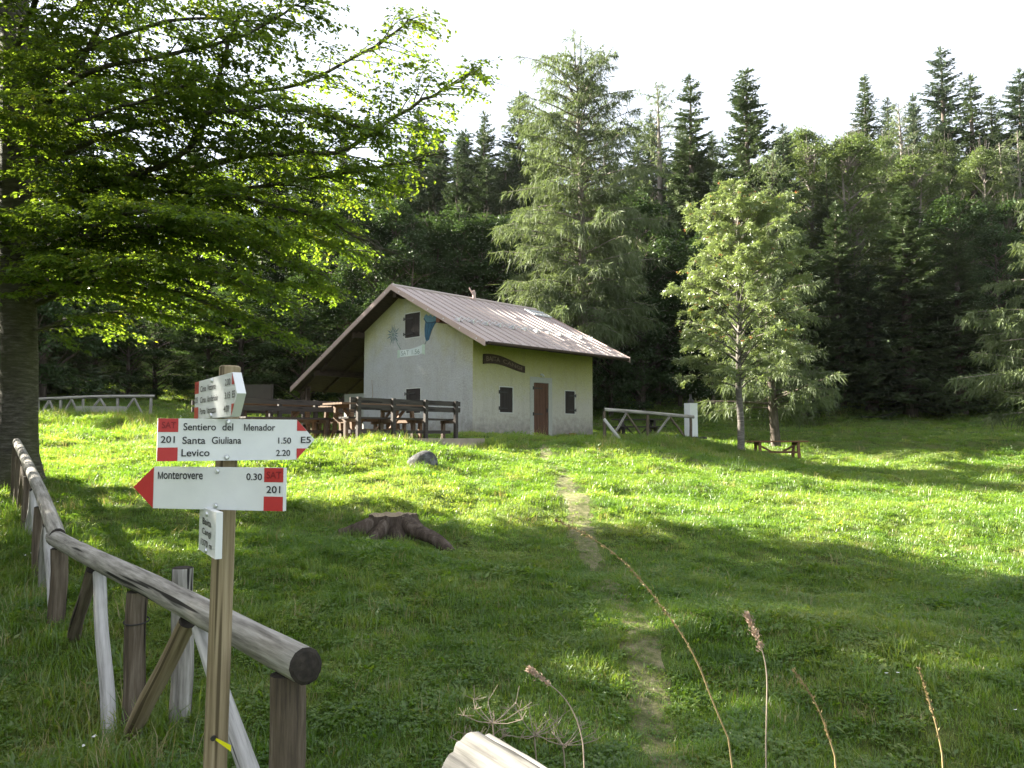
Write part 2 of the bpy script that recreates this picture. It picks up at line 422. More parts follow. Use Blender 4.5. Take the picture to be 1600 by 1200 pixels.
def grassmat(name, c0, c1, c2, trans=.5):
    m, nt, o = mat(name)
    rnd = nt.nodes.new('ShaderNodeNewGeometry').outputs['Random Per Island']
    oi = nt.nodes.new('ShaderNodeObjectInfo').outputs['Random']
    pn = noise(nt, .55, 4, wpos(nt)); p2 = noise(nt, 2.6, 3, wpos(nt))
    def ma(a, k, b):
        n = nt.nodes.new('ShaderNodeMath'); n.operation = 'MULTIPLY_ADD'; nt.links.new(a, n.inputs[0]); n.inputs[1].default_value = k
        if isinstance(b, bpy.types.NodeSocket): nt.links.new(b, n.inputs[2])
        else: n.inputs[2].default_value = b
        return n.outputs[0]
    fac = ma(rnd, .32, ma(oi, .28, ma(pn, 1.25, ma(p2, .55, -.72))))
    col = ramp(nt, fac, [(.0, c0), (.5, c1), (1, c2)])
    d = N(nt, 'ShaderNodeBsdfDiffuse'); t = N(nt, 'ShaderNodeBsdfTranslucent')
    nt.links.new(col, d.inputs[0]); nt.links.new(mixc(nt, 1.0, col, (1.85, 1.65, .9), 'MULTIPLY'), t.inputs[0])
    ms = nt.nodes.new('ShaderNodeMixShader'); ms.inputs[0].default_value = trans
    nt.links.new(d.outputs[0], ms.inputs[1]); nt.links.new(t.outputs[0], ms.inputs[2])
    g = N(nt, 'ShaderNodeBsdfGlossy'); g.inputs['Roughness'].default_value = .42
    m2 = nt.nodes.new('ShaderNodeMixShader'); m2.inputs[0].default_value = .055
    nt.links.new(ms.outputs[0], m2.inputs[1]); nt.links.new(g.outputs[0], m2.inputs[2])
    nt.links.new(m2.outputs[0], o.inputs['Surface']); return m
M['grass'] = grassmat('meadow_blades', (.038, .110, .008), (.105, .198, .018), (.25, .290, .070), .55)
M['drygrass'] = grassmat('dry_blades', (.16, .15, .06), (.26, .23, .10), (.38, .33, .17), .35)
M['flower'] = simple('flower_white', (.7, .7, .66), .6)
M['stalk'] = simple('dry_stalk', (.27, .205, .10), .7, .2, 0, .3, 40)
M['seed'] = simple('seed_head', (.36, .27, .20), .8, .2, 0, .35, 60)
M['dead'] = simple('dead_stem', (.27, .22, .17), .8, .2, 0, .3, 40)

def groundmat():
    m, nt, o = mat('meadow_ground')
    w = wpos(nt); f = noise(nt, 9, 8, w, .7); g = noise(nt, .7, 4, w)
    col = ramp(nt, f, [(.28, (.028, .045, .010)), (.48, (.060, .098, .016)), (.68, (.115, .140, .034))])
    col = mixc(nt, ramp(nt, g, [(.45, (0, 0, 0)), (.75, (1, 1, 1))]), col, mixc(nt, .5, col, (.14, .125, .055)))
    pbsdf(nt, o, col, .95, .1, bump(nt, f, .8, .04)); return m
M['ground'] = groundmat()
def pathmat():
    m, nt, o = mat('worn_path')
    w = wpos(nt); f = noise(nt, 11, 8, w, .7)
    col = ramp(nt, f, [(.3, (.065, .085, .026)), (.50, (.13, .13, .06)), (.72, (.27, .235, .15))])
    pbsdf(nt, o, col, .95, .1, bump(nt, f, .9, .03)); return m
M['path'] = pathmat()

# ------------------------------------------------------------------ ground sheet
xs = np.concatenate([np.arange(-240, -40, 10), np.arange(-40, -14, 1), np.arange(-14, 14, .2), np.arange(14, 40, .6), np.arange(40, 241, 10)])
ys = np.concatenate([np.arange(-80, 0, 4), np.arange(0, 26, .2), np.arange(26, 60, .6), np.arange(60, 301, 8)])
gx, gy = np.meshgrid(xs, ys)
gz = hh(gx, gy)
mb = MB(); nx, ny = len(xs), len(ys)
ii = (np.arange(ny - 1)[:, None] * nx + np.arange(nx - 1)[None, :]).ravel()
mb.add(np.stack([gx.ravel(), gy.ravel(), gz.ravel()], 1), np.stack([ii, ii + 1, ii + nx + 1, ii + nx], 1), 0, True)
ground = tag(link('ground', mb.build('ground'), mats=M['ground']), 'green sloping mountain meadow', kind='structure')
def hgrid(x, y):
    """height of the built sheet"""
    i = np.clip(np.searchsorted(xs, x) - 1, 0, nx - 2); j = np.clip(np.searchsorted(ys, y) - 1, 0, ny - 2)
    u = (x - xs[i]) / (xs[i + 1] - xs[i]); v = (y - ys[j]) / (ys[j + 1] - ys[j])
    return (gz[j, i] * (1 - u) + gz[j, i + 1] * u) * (1 - v) + (gz[j + 1, i] * (1 - u) + gz[j + 1, i + 1] * u) * v

# worn footpath up the mound
PATH = [(1.0, 2.0), (.75, 4.2), (.95, 6.0), (.85, 8.0), (.95, 10.5), (.95, 13), (1.0, 15.5), (.75, 18), (.9, 20.5)]
PW = [.14, .18, .20, .20, .25, .40, .28, .20, .14]
pt = np.array(PATH); tt = np.linspace(0, len(PATH) - 1, 130)
pcx = np.interp(tt, range(len(PATH)), pt[:, 0]); pcy = np.interp(tt, range(len(PATH)), pt[:, 1]); pcw = np.interp(tt, range(len(PATH)), PW)
for _ in range(6):
    pcx[1:-1] = (pcx[:-2] + pcx[1:-1] * 2 + pcx[2:]) / 4
mb = MB(); rg = np.random.RandomState(5)
cols = []
wl = pcw * (1 + .25 * np.sin(tt * 5.1)) * rg.uniform(.7, 1.25, 130); wr = pcw * (1 + .25 * np.sin(tt * 4.3 + 1)) * rg.uniform(.7, 1.25, 130)
for k in np.linspace(-1, 1, 7):
    x = pcx + np.where(k < 0, k * wl, k * wr) * .75
    cols.append(np.stack([x, pcy, hgrid(x, pcy) + .007 - .012 * (abs(k) > .99)], 1))
V = np.stack(cols, 1); ii = (np.arange(129)[:, None] * 7 + np.arange(6)[None, :]).ravel()
mb.add(V.reshape(-1, 3), np.stack([ii, ii + 1, ii + 8, ii + 7], 1), 0, True)
tag(link('path', mb.build('path'), mats=M['path']), 'worn earth footpath climbing the mound to the hut', kind='structure')

# ------------------------------------------------------------------ the hut
TH = math.atan2(HA.y, HA.x)
hut = empty('hut', (HC.x, HC.y, HZ), TH, 'pale rendered mountain hut with metal gable roof and closed shutters', 'hut')
WX, WY = 6.33, 6.18
RID, ZR, SL = 3.68, 5.52, .4985
def zroof(y): return ZR - SL * abs(y - RID)
# walls: front with openings, gable with openings (recessed 7 cm behind the shutters)
def wall_grid(m, us, vs, holes, place, depth):
    us = sorted(set(us + [a for hl_ in holes for a in hl_[:2]])); vs = sorted(set(vs + [a for hl_ in holes for a in hl_[2:]]))
    for i in range(len(us) - 1):
        for j in range(len(vs) - 1):
            c = ((us[i] + us[i + 1]) / 2, (vs[j] + vs[j + 1]) / 2)
            hole = any(a < c[0] < b and d < c[1] < e for a, b, d, e in holes)
            k = depth if hole else 0
            m.add([place(us[i], vs[j], k), place(us[i + 1], vs[j], k), place(us[i + 1], vs[j + 1], k), place(us[i], vs[j + 1], k)], [(0, 1, 2, 3)])
    for a, b, d, e in holes:
        for p, q in (((a, d), (b, d)), ((b, d), (b, e)), ((b, e), (a, e)), ((a, e), (a, d))):
            m.add([place(*p, 0), place(*q, 0), place(*q, depth), place(*p, depth)], [(0, 1, 2, 3)])
DOOR = (2.96, 3.75, -.02, 2.0); SH1 = (1.25, 1.88, .89, 1.76); SH2 = (4.69, 5.25, .92, 1.77)
GU = (2.80, 3.66, 3.64, 4.52); GL = (2.74, 3.56, .90, 1.78)
mb = MB()
wall_grid(mb, [0, WX], [-.3, 3.62], [DOOR, SH1, SH2], lambda u, v, k: (u, k, v), .09)
front_h = 3.62
gm = MB(); wall_grid(gm, list(np.linspace(0, WY, 13)), [-.3, 2.2, 3.0] + list(np.linspace(3.3, 5.5, 9)), [GU, GL], lambda u, v, k: (k, u, v), .09)
gme = gm.build('tmp'); bm = bmesh.new(); bm.from_mesh(gme)
for sgn in (1, -1):
    bmesh.ops.bisect_plane(bm, geom=bm.verts[:] + bm.edges[:] + bm.faces[:], plane_co=(0, RID, ZR - .16), plane_no=(0, sgn * SL, 1), clear_outer=True)
bmesh.ops.recalc_face_normals(bm, faces=bm.faces)
gv = np.array([v.co[:] for v in bm.verts]); gf = [[v.index for v in f.verts] for f in bm.faces]
for k in (3, 4, 5):
    fk = [f for f in gf if len(f) == k]
    if fk: mb.add(gv, fk)
bm.free()
# back gable and far side wall
zt = ZR - .16
mb.add([(WX, 0, -.3), (WX, WY, -.3), (WX, WY, zt - SL * (WY - RID)), (WX, RID, zt), (WX, 0, zt - SL * RID)], [(0, 1, 2, 3, 4)])
mb.add([(0, WY, -.3), (WX, WY, -.3), (WX, WY, zt - SL * (WY - RID)), (0, WY, zt - SL * (WY - RID))], [(0, 3, 2, 1)])
link('wall', mb.build('wall'), hut, mats=M['plaster'])

# roof: boards below, single metal sheets above
X0, X1, Y0, Y1 = -.60, 7.09, -1.18, 10.5
mb = MB()
for ya, yb in ((Y0 + .03, RID), (RID, Y1 - .03)):
    za, zb = zroof(ya), zroof(yb)
    mb.add([(X0 + .03, ya, za - .14), (X1 - .03, ya, za - .14), (X1 - .03, yb, zb - .14), (X0 + .03, yb, zb - .14),
            (X0 + .03, ya, za - .02), (X1 - .03, ya, za - .02), (X1 - .03, yb, zb - .02), (X0 + .03, yb, zb - .02)],
           [(0,3,2,1),(4,5,6,7),(0,1,5,4),(1,2,6,5),(2,3,7,6),(3,0,4,7)])
roof = link('roof', mb.build('roof'), hut, mats=M['darkwood'])
NS = 18; sw = (X1 - X0) / NS
def sheet_mesh(y_eave):
    m = MB(); w = sw - .004
    L = abs(y_eave - RID); s = 1 if y_eave < RID else -1
    prof = [(0, 0), (0, .035), (.022, .035), (.03, .004), (w * .5, .010), (w - .01, .004), (w, .0)]
    v = []
    for yy in (y_eave, RID):
        for x, z in prof: v.append((x, yy, zroof(yy) - .012 + z))
    n = len(prof)
    m.add(v, [(q, q + 1, n + q + 1, n + q) if s > 0 else (q + n, n + q + 1, q + 1, q) for q in range(n - 1)])
    v2 = [(x, y_eave, zroof(y_eave) - .012 + z) for x, z in prof] + [(w, y_eave, zroof(y_eave) - .035), (0, y_eave, zroof(y_eave) - .035)]
    m.add(v2, [list(range(len(v2)))])
    return m.build('roof_sheet')
ms = [sheet_mesh(Y0), sheet_mesh(Y1)]
for me in ms: me.materials.append(M['roof'])
for me in ms:
    for k in range(NS):
        o = link('roof_sheet', me, roof, loc=(X0 + k * sw, 0, random.uniform(-.003, .003)))
# ridge cap, fascia boards, gutter
m = MB(); m.tube([(X0 - .01, RID, ZR + .005), (X1 + .01, RID, ZR + .005)], [.06, .06], 10); link('ridge_cap', m.build('ridge_cap'), roof, mats=M['roof'])
for xa, xb in ((X0 - .05, X0 - .012), (X1 + .012, X1 + .05)):
    for ya, yb in ((Y0 - .04, RID - .001), (RID + .001, Y1 + .04)):
        m = MB(); za, zb = zroof(ya) + .035, zroof(yb) + .035; d = .20
        m.add([(xa, ya, za - d), (xb, ya, za - d), (xb, yb, zb - d), (xa, yb, zb - d), (xa, ya, za), (xb, ya, za), (xb, yb, zb), (xa, yb, zb)],
              [(0,3,2,1),(4,5,6,7),(0,1,5,4),(1,2,6,5),(2,3,7,6),(3,0,4,7)])
        fb = link('fascia_board', m.build('fascia_board'), roof, mats=M['fascia'])
m = MB(); m.tube([(-.062, 0, 0), (-.045, 0, 0)], [.022, .022], 6); scm = m.build('screw'); scm.materials.append(M['galv'])
for ya, yb, k in ((Y0, RID, 6), (RID, Y1, 8)):
    for q in range(k):
        y = ya + (yb - ya) * (q + .4) / k
        link('screw', scm, roof, loc=(X0, y, zroof(y) - .07))
m = MB(); m.tube([(X0 + .1, Y0 - .06, zroof(Y0) - .07), (X1 - .1, Y0 - .06, zroof(Y0) - .075)], [.055, .055], 10); link('gutter', m.build('gutter'), roof, mats=M['darkwood'])
# purlin ends and beams
for y, dz, mt in ((1.25, 0, 'redwood'), (6.26, 0, 'darkwood'), (8.9, 0, 'darkwood')):
    z = zroof(y) - .145 - .11
    m = MB(); m.box((X0 + .12, y - .09, z - .12), (X1 - .12 if y > 6.2 else -.002, y + .09, z + .09)); link('purlin', m.build('purlin'), roof, mats=M[mt])
m = MB(); m.box((X0 + .12, RID - .1, zroof(RID) - .42), (-.002, RID + .1, zroof(RID) - .18)); link('purlin', m.build('purlin'), roof, mats=M['darkwood'])
# rafters under the lean-to
for k in range(7):
    x = X0 + .35 + k * 1.15
    m = MB(); m.beam((x, WY + .02, zroof(WY) - .2), (x, Y1 - .1, zroof(Y1 - .1) - .2), .1, .12); link('rafter', m.build('rafter'), roof, mats=M['darkwood'])
# snow guards: zigzag of galvanised wire along the slope
m = MB(); ysg = .55
for row in (0, .16):
    pts = []
    for k in range(45):
        x = X0 + .25 + k * (X1 - X0 - .5) / 44; y = ysg - row
        pts.append((x, y, zroof(y) + (.03 if k % 2 else .15)))
    m.tube(pts, [.012] * len(pts), 5)
for k in range(12):
    x = X0 + .3 + k * (X1 - X0 - .6) / 11
    m.box((x - .025, ysg - .20, zroof(ysg) + .02 - .09), (x + .025, ysg + .04, zroof(ysg) + .05))
link('snow_guard', m.build('snow_guard'), roof, mats=M['galv'])
# flue on the ridge, flat roof hatch frame near the far end
m = MB(); fx = 3.35
m.tube([(fx, RID - .12, ZR - .1), (fx, RID - .12, ZR + .2), (fx - .04, RID - .12, ZR + .32)], [.07, .07, .06], 10)
m.tube([(fx - .02, RID - .12, ZR + .10), (fx - .20, RID - .05, ZR + .42)], [.028, .028], 8)
link('flue', m.build('flue'), roof, mats=M['fascia'])
m = MB()
for y in (3.2, 2.7):
    m.beam((5.9, y, zroof(y) + .06), (7.0, y, zroof(y) + .06), .05, .05)
for k in range(5):
    x = 5.95 + k * .25
    m.beam((x, 3.2, zroof(3.2) + .06), (x, 2.7, zroof(2.7) + .06), .045, .045)
link('roof_ladder', m.build('roof_ladder'), roof, mats=M['galv'])

# lean-to: posts, low partition
for x in (-.15, 6.2):
    m = MB(); m.box((x - .08, 9.9, -.3), (x + .08, 10.06, zroof(10) - .2)); link('lean_to_post', m.build('lean_to_post'), hut, mats=M['darkwood'])
m = MB(); m.box((1.2, WY + .01, -.3), (1.32, 9.3, 1.85)); link('partition', m.build('partition'), hut, mats=M['plasterframe'])
m = MB(); m.box((6.0, WY + .01, -.3), (6.1, Y1 - .5, 2.2)); link('partition', m.build('partition'), hut, mats=M['darkwood'])

# shutters with planks and strap hinges
def shutter(a, b, c, d, place, name='shutter', side=0, mt='shutter', n=4, leaf=None):
    """planks in the wall opening; place(u, v, k): k<0 is proud of the wall"""
    g = .012; w = (b - a - 2 * g) / n
    m = MB()
    q = [place(a + g, c + g, .045), place(b - g, c + g, .045), place(b - g, d - g, .045), place(a + g, d - g, .045)]
    r = [place(a + g, c + g, .07), place(b - g, c + g, .07), place(b - g, d - g, .07), place(a + g, d - g, .07)]
    m.add(q + r, [(0,1,2,3),(7,6,5,4),(0,4,5,1),(1,5,6,2),(2,6,7,3),(3,7,4,0)])
    root = link(name, m.build(name), hut, mats=M[mt])
    for k in range(n):
        u0 = a + g + k * w + .004; u1 = u0 + w - .008; e = random.uniform(-.004, .004)
        mm = MB()
        q = [place(u0, c + g, .005 + e), place(u1, c + g, .005 + e), place(u1, d - g, .005 + e), place(u0, d - g, .005 + e)]
        r = [place(u0, c + g, .044), place(u1, c + g, .044), place(u1, d - g, .044), place(u0, d - g, .044)]
        mm.add(q + r, [(0,1,2,3),(7,6,5,4),(0,4,5,1),(1,5,6,2),(2,6,7,3),(3,7,4,0)])
        link('plank', mm.build('plank'), root, mats=M[mt])
    for f in (.16, .80) if name == 'shutter' else (.44, .90):
        v0 = c + (d - c) * f
        mm = MB(); ua, ub = (a - .05, a + (b - a) * .58) if side == 0 else (b - (b - a) * .58, b + .05)
        mm.add([place(ua, v0 - .025, -.012), place(ub, v0 - .018, -.012), place(ub, v0 + .018, -.012), place(ua, v0 + .025, -.012),
                place(ua, v0 - .025, .003), place(ub, v0 - .018, .003), place(ub, v0 + .018, .003), place(ua, v0 + .025, .003)],
               [(0,1,2,3),(7,6,5,4),(0,4,5,1),(1,5,6,2),(2,6,7,3),(3,7,4,0)])
        uh = a - .04 if side == 0 else b + .04
        mm.tube([place(uh, v0 - .06, -.02), place(uh, v0 + .06, -.02)], [.022, .022], 8)
        link('hinge', mm.build('hinge'), root, mats=M['iron'])
    return root
pf = lambda u, v, k: (u, k, v)
pg = lambda u, v, k: (k, u, v)
shutter(*SH1, pf); shutter(*SH2, pf, side=1)
shutter(*GU, pg, side=1); shutter(*GL, pg, side=1)
dr = shutter(*DOOR, pf, name='door', mt='door', n=5)
m = MB(); m.tube([(3.66, -.035, .95), (3.66, -.035, 1.07)], [.012, .012], 8); m.box((3.645, -.012, .93), (3.675, .004, 1.09)); link('handle', m.build('handle'), dr, mats=M['iron'])
# rims round the shutters, smooth plaster frame round the door
def rim(a, b, c, d, w, t, place, mt, bottom=True):
    m = MB()
    bars = [(a - w, a, c - (w if bottom else 0), d + w), (b, b + w, c - (w if bottom else 0), d + w), (a, b, d, d + w)] + ([(a, b, c - w, c)] if bottom else [])
    for u0, u1, v0, v1 in bars:
        q = [place(u0, v0, -t), place(u1, v0, -t), place(u1, v1, -t), place(u0, v1, -t)]; r = [place(u0, v0, .004), place(u1, v0, .004), place(u1, v1, .004), place(u0, v1, .004)]
        m.add(q + r, [(0,1,2,3),(0,4,5,1),(1,5,6,2),(2,6,7,3),(3,7,4,0)])
    return link('window_rim' if bottom else 'door_frame', m.build('rim'), hut, mats=M[mt])
for r_, pl in ((SH1, pf), (SH2, pf), (GU, pg), (GL, pg)): rim(*r_, .03, .006, pl, 'rimplaster')
rim(*DOOR, .2, .012, pf, 'plasterframe', False)
m = MB(); m.box((2.72, -.28, -.06), (3.98, -.005, .015)); link('doorstep', m.build('doorstep'), hut, mats=M['stone'])
m = MB(); m.box((3.31, -.06, 2.27), (3.39, .0, 2.33)); m.tube([(3.35, -.06, 2.30), (3.35, -.11, 2.27), (3.35, -.13, 2.22)], [.02, .03, .045], 10); link('wall_lamp', m.build('wall_lamp'), hut, mats=M['white'])
m = MB(); m.box((-.25, -.35, -.12), (WX + .35, -.002, -.035)); link('plinth', m.build('plinth'), hut, mats=M['stone'])

def text_mesh(s, rect, bold=0.0):
    """lettering fitted into rect (x0, x1, z0, z1), in the xz plane facing -y"""
    c = bpy.data.curves.new('lettering', 'FONT'); c.body = s; c.offset = bold; c.resolution_u = 4
    o = bpy.data.objects.new('lettering', c); me = bpy.data.meshes.new_from_object(o)
    bpy.data.objects.remove(o); bpy.data.curves.remove(c)
    n = len(me.vertices); a = np.zeros(n * 3, np.float32); me.vertices.foreach_get('co', a); a = a.reshape(-1, 3)
    lo, hi = a.min(0), a.max(0)
    x = rect[0] + (a[:, 0] - lo[0]) / (hi[0] - lo[0]) * (rect[1] - rect[0])
    z = rect[2] + (a[:, 1] - lo[1]) / (hi[1] - lo[1]) * (rect[3] - rect[2])
    me.vertices.foreach_set('co', np.stack([x, np.zeros(n), z], 1).ravel().astype(np.float32)); me.update(); me.name = 'lettering'
    return me

# carved wooden name board on the front
def bend(x):      # wave of the board, x along the wall
    t = (x - .44) / 2.02
    return 2.64 + .10 * math.sin(t * math.pi * 1.25 + .45) - .10 * t - .02
m = MB(); NB = 24; v = []
for k in range(NB + 1):
    x = .44 + 2.02 * k / NB; zc = bend(x); hw = .17 - .055 * k / NB
    v += [(x, -.05, zc - hw), (x, -.05, zc + hw), (x, -.006, zc + hw), (x, -.006, zc - hw)]
f = []
for k in range(NB):
    b = k * 4
    for q in range(4): f.append((b + q, b + (q + 1) % 4, b + 4 + (q + 1) % 4, b + 4 + q))
f = [t[::-1] for t in f]
m.add(v, f); m.add(v[:4], [(0, 1, 2, 3)]); m.add(v[-4:], [(3, 2, 1, 0)])
nb = tag(link('name_board', m.build('name_board'), mats=M['darkwood']), 'dark wavy wooden name board over the first shutter of the hut front', 'sign')
nb.matrix_basis = hut.matrix_basis.copy()
M['carved'] = simple('carved_letter', (.16, .12, .085), .8)
for s, a, b in (('BAITA', .56, 1.2), ('CANGI', 1.36, 2.3)):
    me = text_mesh(s, (a, b, -.085, .085), .015)
    arr = np.zeros(len(me.vertices) * 3, np.float32); me.vertices.foreach_get('co', arr); arr = arr.reshape(-1, 3)
    for q in range(len(arr)): arr[q, 2] = arr[q, 2] * (1 - .33 * (arr[q, 0] - .44) / 2.02) + bend(float(arr[q, 0])); arr[q, 1] = -.0535
    me.vertices.foreach_set('co', arr.ravel()); me.update()
    link('lettering', me, nb, mats=M['carved'])

# paintings on the gable: gentian, edelweiss and ribbon (flat paint, a few mm thick)
def flatpoly(pts, k, mt, name, parent, thick=.003):
    """pts (u, v) on the gable plane; k how far it stands out"""
    pts = [(u + (.10 if u < 2.45 else 0), v + .04 if (u > 2.45 and v < 3.5) or u > 3 else v - .32 + .20 * max(0, min(1, (4.2 - v) / .8))) for u, v in pts]
    m = MB(); n = len(pts)
    m.add([(-k, u, v) for u, v in pts], [list(range(n))])
    m.add([(-k, u, v) for u, v in pts] + [(-k + thick, u, v) for u, v in pts], [(q, (q + 1) % n, n + (q + 1) % n, n + q) for q in range(n)])
    return link(name, m.build(name), parent, mats=M[mt])
M['blue'] = simple('gentian_blue', (.055, .13, .20), .85, .1, 0, .35, 9)
M['bluedark'] = simple('gentian_dark', (.03, .065, .10), .85)
M['bluelight'] = simple('gentian_light', (.12, .22, .27), .85, .1, 0, .3, 14)
M['sage'] = simple('edelweiss_grey', (.12, .17, .175), .85)
M['stemgreen'] = simple('stem_paint', (.17, .23, .20), .85)
M['ribbon'] = simple('ribbon_paint', (.52, .58, .57), .85, .1, 0, .08)
M['ribbon2'] = simple('ribbon_fold', (.40, .50, .41), .85)
mural = empty('mural', (0, 0, 0)); mural.parent = hut
# u grows away from the corner (towards the lean-to): mirrored against the picture
bell = [(2.36,3.62),(2.28,3.60),(2.20,3.66),(2.05,4.05),(1.88,4.30),(1.70,4.42),(1.74,4.52),(1.95,4.56),(2.15,4.62),(2.35,4.68),(2.50,4.66),(2.58,4.58),(2.50,4.44),(2.44,4.2),(2.42,3.85)]
fl = flatpoly(bell, .004, 'blue', 'gentian', mural)
flatpoly([(1.72,4.44),(1.76,4.55),(1.9,4.62),(2.0,4.57),(2.1,4.68),(2.22,4.62),(2.34,4.72),(2.44,4.66),(2.57,4.60),(2.48,4.5),(2.3,4.42),(2.05,4.40),(1.85,4.41)], .006, 'bluelight', 'petal', mural)
def strip(pts, w, k, mt, name, parent):
    pts = [Vector((a, b, 0)) for a, b in pts]; L = []; Rr = []
    for i, p in enumerate(pts):
        d = (pts[min(i + 1, len(pts) - 1)] - pts[max(i - 1, 0)]).normalized(); n = Vector((-d.y, d.x, 0)) * w / 2
        L.append(p + n); Rr.append(p - n)
    return flatpoly([(q.x, q.y) for q in L] + [(q.x, q.y) for q in reversed(Rr)], k, mt, name, parent)
strip([(1.71,4.43),(1.85,4.39),(2.05,4.38),(2.3,4.40),(2.48,4.47),(2.58,4.58)], .045, .0085, 'bluedark', 'outline', mural)
for pp in ([(2.0,4.36),(2.16,4.0),(2.27,3.68)], [(2.2,4.36),(2.27,4.0),(2.30,3.68)], [(2.38,4.38),(2.36,4.0),(2.34,3.7)]):
    strip(pp, .022, .0085, 'bluedark', 'outline', mural)
strip([(2.20,3.64),(2.06,4.05),(1.88,4.31),(1.72,4.43)], .03, .011, 'bluedark', 'outline', mural)
strip([(2.32,3.64),(2.42,3.45),(2.62,3.25)], .045, .004, 'stemgreen', 'stem', mural)
strip([(4.22,3.66),(4.08,3.42),(3.9,3.22)], .03, .004, 'stemgreen', 'stem', mural)
ex, ez = 4.36, 3.80
for k in range(15):
    a = k * 2 * math.pi / 15 + .1; r = .36 * (1 + .22 * math.sin(k * 2.3)); c, s_ = math.cos(a), math.sin(a)
    pts = [(ex + .06 * c, ez + .06 * s_), (ex + r * .55 * c - .028 * s_, ez + r * .55 * s_ + .028 * c), (ex + r * c, ez + r * s_), (ex + r * .55 * c + .028 * s_, ez + r * .55 * s_ - .028 * c)]
    flatpoly(pts, .004 + .0006 * (k % 3), 'sage', 'petal', mural)
flatpoly([(ex + .07 * math.cos(q), ez + .07 * math.sin(q)) for q in np.linspace(0, 6.28, 9)[:-1]], .007, 'stemgreen', 'flower_centre', mural)
rb = flatpoly([(2.66,2.98),(2.95,2.93),(3.4,2.93),(3.95,2.93),(3.95,3.18),(3.4,3.18),(2.95,3.22),(2.66,3.28)], .004, 'ribbon', 'ribbon', mural)
flatpoly([(2.50,2.90),(2.67,2.97),(2.67,3.30),(2.50,3.28)], .006, 'ribbon2', 'ribbon_fold', mural)
flatpoly([(3.94,2.92),(4.10,2.90),(4.08,3.2),(3.94,3.19)], .006, 'ribbon2', 'ribbon_fold', mural)
for s, a, b in (('SAT', 3.42, 3.86), ('1.56', 2.80, 3.24)):
    me = text_mesh(s, (0, b - a, 2.975, 3.145)); arr = np.zeros(len(me.vertices) * 3, np.float32); me.vertices.foreach_get('co', arr); arr = arr.reshape(-1, 3)
    arr = np.stack([np.full(len(arr), -.0065), b - arr[:, 0], arr[:, 2] + .04], 1)
    me.vertices.foreach_set('co', arr.ravel().astype(np.float32)); me.update()
    link('lettering', me, mural, mats=M['stemgreen'])

# things at the hut
def wl(x, y, z=0): q = hl(x, y); return Vector((q.x, q.y, HZ + z))
m = MB(); m.tube([(0,0,0),(0,0,.05),(0,0,.2),(0,0,.23)], [.085,.09,.12,.13], 14); pot = tag(link('flower_pot', m.build('flower_pot'), mats=M['terracotta'], loc=wl(4.9, -.17, -.035)), 'small terracotta pot at the foot of the hut wall beside the door', 'pot')
m = MB(); m.tube([(0,0,0),(.02,0,.5),(-.02,0,.95)], [.014, .012, .01], 6)
br = tag(link('dry_bouquet', m.build('dry_bouquet'), mats=M['dead'], loc=wl(-.1, 5.5, 1.25)), 'bundle of dry twigs hanging on the gable wall', 'bouquet')
rg = np.random.RandomState(2); Pq = rg.normal(0, .05, (120, 3)) + [0, 0, .12]; Dq = nrm(rg.normal(0, 1, (120, 3)) + [0, 0, -.5])
m = MB(); m.add(*leaf_quads(Pq, Dq, rg.normal(0, 1, (120, 3)), .12, .04)); link('twigs', m.build('twigs'), br, mats=M['dead'])

# ------------------------------------------------------------------ logs
def log_mesh(L, r0, r1, seed=0, n=14, seg=10, bow=.012, rough=.05, notch=None):
    rg = np.random.RandomState(seed); t = np.linspace(0, 1, seg + 1)
    pts = np.stack([bow * L * np.sin(t * math.pi) * rg.uniform(-1, 1) + bow * .4 * np.sin(t * 9 + rg.uniform(0, 6)), bow * L * .6 * np.sin(t * math.pi * 1.4) * rg.uniform(-1, 1), t * L], 1)
    pts[:, :2] -= pts[0, :2] * (1 - t)[:, None] + pts[-1, :2] * t[:, None]
    rad = (r0 + (r1 - r0) * t)[:, None] * (1 + rough * np.sin(np.arange(n)[None] * 2 * math.pi / n * 2 + rg.uniform(0, 6)) + rough * .5 * rg.uniform(-1, 1, (seg + 1, n)))
    m = MB()
    a = np.arange(n) * 2 * math.pi / n
    if notch:
        for c, wd, dp in notch:
            e = (a - c + math.pi) % (2 * math.pi) - math.pi; rad = rad * (1 - dp * np.exp(-(e / wd) ** 2))[None]
    V = pts[:, None, :] + rad[:, :, None] * np.stack([np.cos(a), np.sin(a), 0 * a], 1)[None]
    i = np.arange(seg)[:, None] * n; j = np.arange(n)[None]; j2 = (j + 1) % n
    m.add(V.reshape(-1, 3), np.stack([i + j, i + j2, i + n + j2, i + n + j], -1).reshape(-1, 4), 0, True)
    for r_, up in ((0, -1), (seg, 1)):
        ring = V[r_]; inner = ring.mean(0) + (ring - ring.mean(0)) * .8 + [0, 0, up * .006]
        c = inner.mean(0) + [0, 0, up * .002]
        vv = np.vstack([ring, inner, c[None]])
        q = np.arange(n); q2 = (q + 1) % n
        m.add(vv, np.stack([q, q2, n + q2, n + q], 1) if up > 0 else np.stack([q2, q, n + q, n + q2], 1), 1)
        m.add(vv, np.stack([n + q, n + q2, 0 * q + 2 * n], 1) if up > 0 else np.stack([n + q2, n + q, 0 * q + 2 * n], 1), 1)
    return m.build('log')
_ls = [0]
def log(name, p0, p1, r0, r1, parent, mt='log', end='logend', **kw):
    p0 = Vector(p0); p1 = Vector(p1); _ls[0] += 1
    me = log_mesh((p1 - p0).length, r0, r1, _ls[0] * 13, **kw)
    o = link(name, me, mats=[M[mt], M[end]])
    o.matrix_basis = Matrix.Translation(p0) @ (p1 - p0).to_track_quat('Z', 'Y').to_matrix().to_4x4()
    return keep_parent(o, parent)

